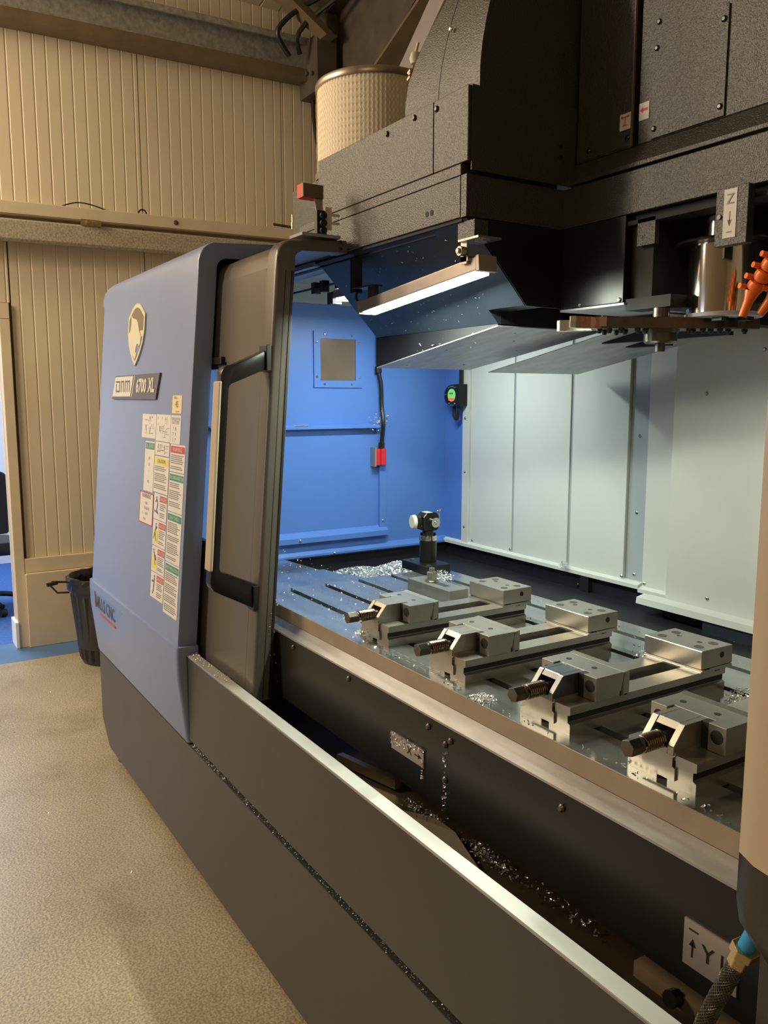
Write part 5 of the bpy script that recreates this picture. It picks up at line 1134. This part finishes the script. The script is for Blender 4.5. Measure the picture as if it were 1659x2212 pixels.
# expanded metal mesh, open diamond lattice around the media
bm = B(); R0 = .2265; nn = 96; rows = 46; dz = .300 / rows
for k in range(nn):
    for s in (1, -1):
        pts = []
        for j in range(0, 9):
            a = 2 * PI * (k + s * j * 1.6) / nn; pts.append((FX + R0 * math.cos(a), FY + R0 * math.sin(a), 2.432 + .302 * j / 8))
        for p, q_ in zip(pts, pts[1:]):
            p, q_ = Vector(p), Vector(q_); rad = Vector((p.x - FX, p.y - FY, 0)).normalized() * .0005; tn = (q_ - p).cross(rad).normalized() * .0007
            v = [bm.verts.new(x) for x in (p - tn, p + tn, q_ + tn, q_ - tn)]; bm.faces.new(v)
o = obj('filter_mesh', bm, 'filter_wire', t); o['kind'] = 'stuff'
bm = B(); lathe(bm, (FX, FY, 0), [(.20, 2.733), (.229, 2.732), (.231, 2.735), (.231, 2.752), (.228, 2.757), (.20, 2.758)], 64); obj('top_rim', bm, 'filter_metal', t, smooth=True)
bm = B(); lathe(bm, (FX, FY, 0), [(.20, 2.40), (.234, 2.405), (.234, 2.43), (.20, 2.434)], 64); obj('bottom_rim', bm, 'filter_metal', t, smooth=True)
bm = B(); a = math.radians(236); box(bm, -.006, .006, -.0015, .0015, 2.432, 2.735)
for v in bm.verts:
    x, y = v.co.x, v.co.y; v.co.x = FX + (.2275 + y) * math.cos(a) - x * math.sin(a); v.co.y = FY + (.2275 + y) * math.sin(a) + x * math.cos(a)
obj('seam_strip', bm, 'galv_dirty', t)
o = obj('filter_stand', box(B(), -3.12, -2.55, 1.52, 2.0, 2.135, 2.399), 'cover_black', MC)
# chain and knob hanging left of the curved cover
t = thing('cable_gland_row', (-1.90, 1.26, 2.29), 'row of small brass fittings along the rim of the tall curved cover', 'fitting')
bm = B()
for z, x in ((2.325, -1.897), (2.345, -1.896), (2.40, -1.892), (2.415, -1.89)): cyl(bm, (x, 1.256, z), (x + .012, 1.256, z + .006), .0055, n=8)
obj('fitting_body', bm, 'brass', t)
bm = B(); tube(bm, [(-1.925, 1.26, 2.288), (-1.90, 1.26, 2.30), (-1.895, 1.26, 2.32)], .003, 6); obj('wire', bm, 'rubber', t)
bm = B(); lathe(bm, (-1.868, 1.262, 2.445), [(.006, -.016), (.012, -.013), (.016, 0), (.012, .013), (.006, .016)], 20); cyl(bm, (-1.866, 1.262, 2.461), (-1.856, 1.262, 2.480), .004, n=8); obj('lens_fitting', bm, 'badge_gold', t, smooth=True)

# ------------------------------------------------------------------ operator pendant and its conduit
PY_ = 0.62
t = thing('control_pendant', (-.36, PY_ + .03, 1.13), 'cream control pendant with a black rounded foot at the right edge', 'control panel')
def pend(z, s=1.0, dy=0.0, dx=0.0):
    pts = [(-.4085, PY_ + .04), (-.4075, PY_ + .012), (-.398, PY_ - .004), (-.378, PY_ - .014), (-.33, PY_ - .022), (-.20, PY_ - .03), (-.20, PY_ + .09), (-.38, PY_ + .09), (-.402, PY_ + .07)]
    cxm = -.30
    return [(cxm + (x - cxm) * s + dx - .0075, y + dy, z) for x, y in pts]
bm = B(); loft(bm, [pend(1.200), pend(1.9)]); obj('pendant_body', bm, 'cream_plastic', t, smooth=True)
bm = B(); loft(bm, [pend(1.104, .50, 0, .04), pend(1.110, .70, 0, .022), pend(1.122, .86, 0, .008), pend(1.138, .96, 0, 0), pend(1.158, 1.0), pend(1.1995, 1.0)]); obj('pendant_foot', bm, 'black', t, smooth=True, label='black rounded foot')
fx, fz = -.396, 1.137
bm = B(); cyl(bm, (-.400, PY_ + .02, 1.122), (-.4085, PY_ + .02, 1.099), .0076, n=12); obj('blue_collar', bm, 'blue_fit', t, smooth=True)
t = thing('flexible_conduit', (-.42, PY_, .95), 'black braided hose with brass hexagon fittings under the pendant', 'hose')
def cp(k_, x_): return (x_ * PY_, PY_, 1.59 - k_ * PY_)
c0 = Vector((-.4087, PY_ + .02, 1.0985))
d0 = Vector((-.35, -.05, -1)).normalized()
bm = B(); cyl(bm, c0, c0 + d0 * .009, .0125, n=6); obj('hex_nut', bm, 'brass', t, bevel=.0006, seg=1)
bm = B(); cyl(bm, c0 + d0 * .009, c0 + d0 * .022, .0095, n=6); obj('ferrule', bm, 'brass', t, bevel=.0006, seg=1)
s0 = c0 + d0 * .021
bm = B(); tube(bm, [s0, s0 + Vector((-.016, -.004, -.045)), s0 + Vector((-.032, -.008, -.10)), s0 + Vector((-.044, -.010, -.17)), s0 + Vector((-.050, -.012, -.26)), s0 + Vector((-.052, -.012, -.36))], .0076, 16, per=10)
obj('hose_core', bm, 'rubber', t, smooth=True)
ctr = smooth_path([s0, s0 + Vector((-.016, -.004, -.045)), s0 + Vector((-.032, -.008, -.10)), s0 + Vector((-.044, -.010, -.17)), s0 + Vector((-.050, -.012, -.26)), s0 + Vector((-.052, -.012, -.36))], 24)
bm = B()
for k in range(16):
    for s in (1, -1):
        pts = []
        for i in range(0, len(ctr), 2):
            d = (ctr[min(i + 1, len(ctr) - 1)] - ctr[max(i - 1, 0)]).normalized(); u = Vector((0, 1, 0)); u = (u - d * u.dot(d)).normalized(); v = d.cross(u)
            a = 2 * PI * k / 16 + s * i * .22; pts.append(ctr[i] + (u * math.cos(a) + v * math.sin(a)) * .0078)
        tube(bm, pts, .0007, 4, smooth=False)
o = obj('hose_braid', bm, 'braid', t); o['kind'] = 'stuff'
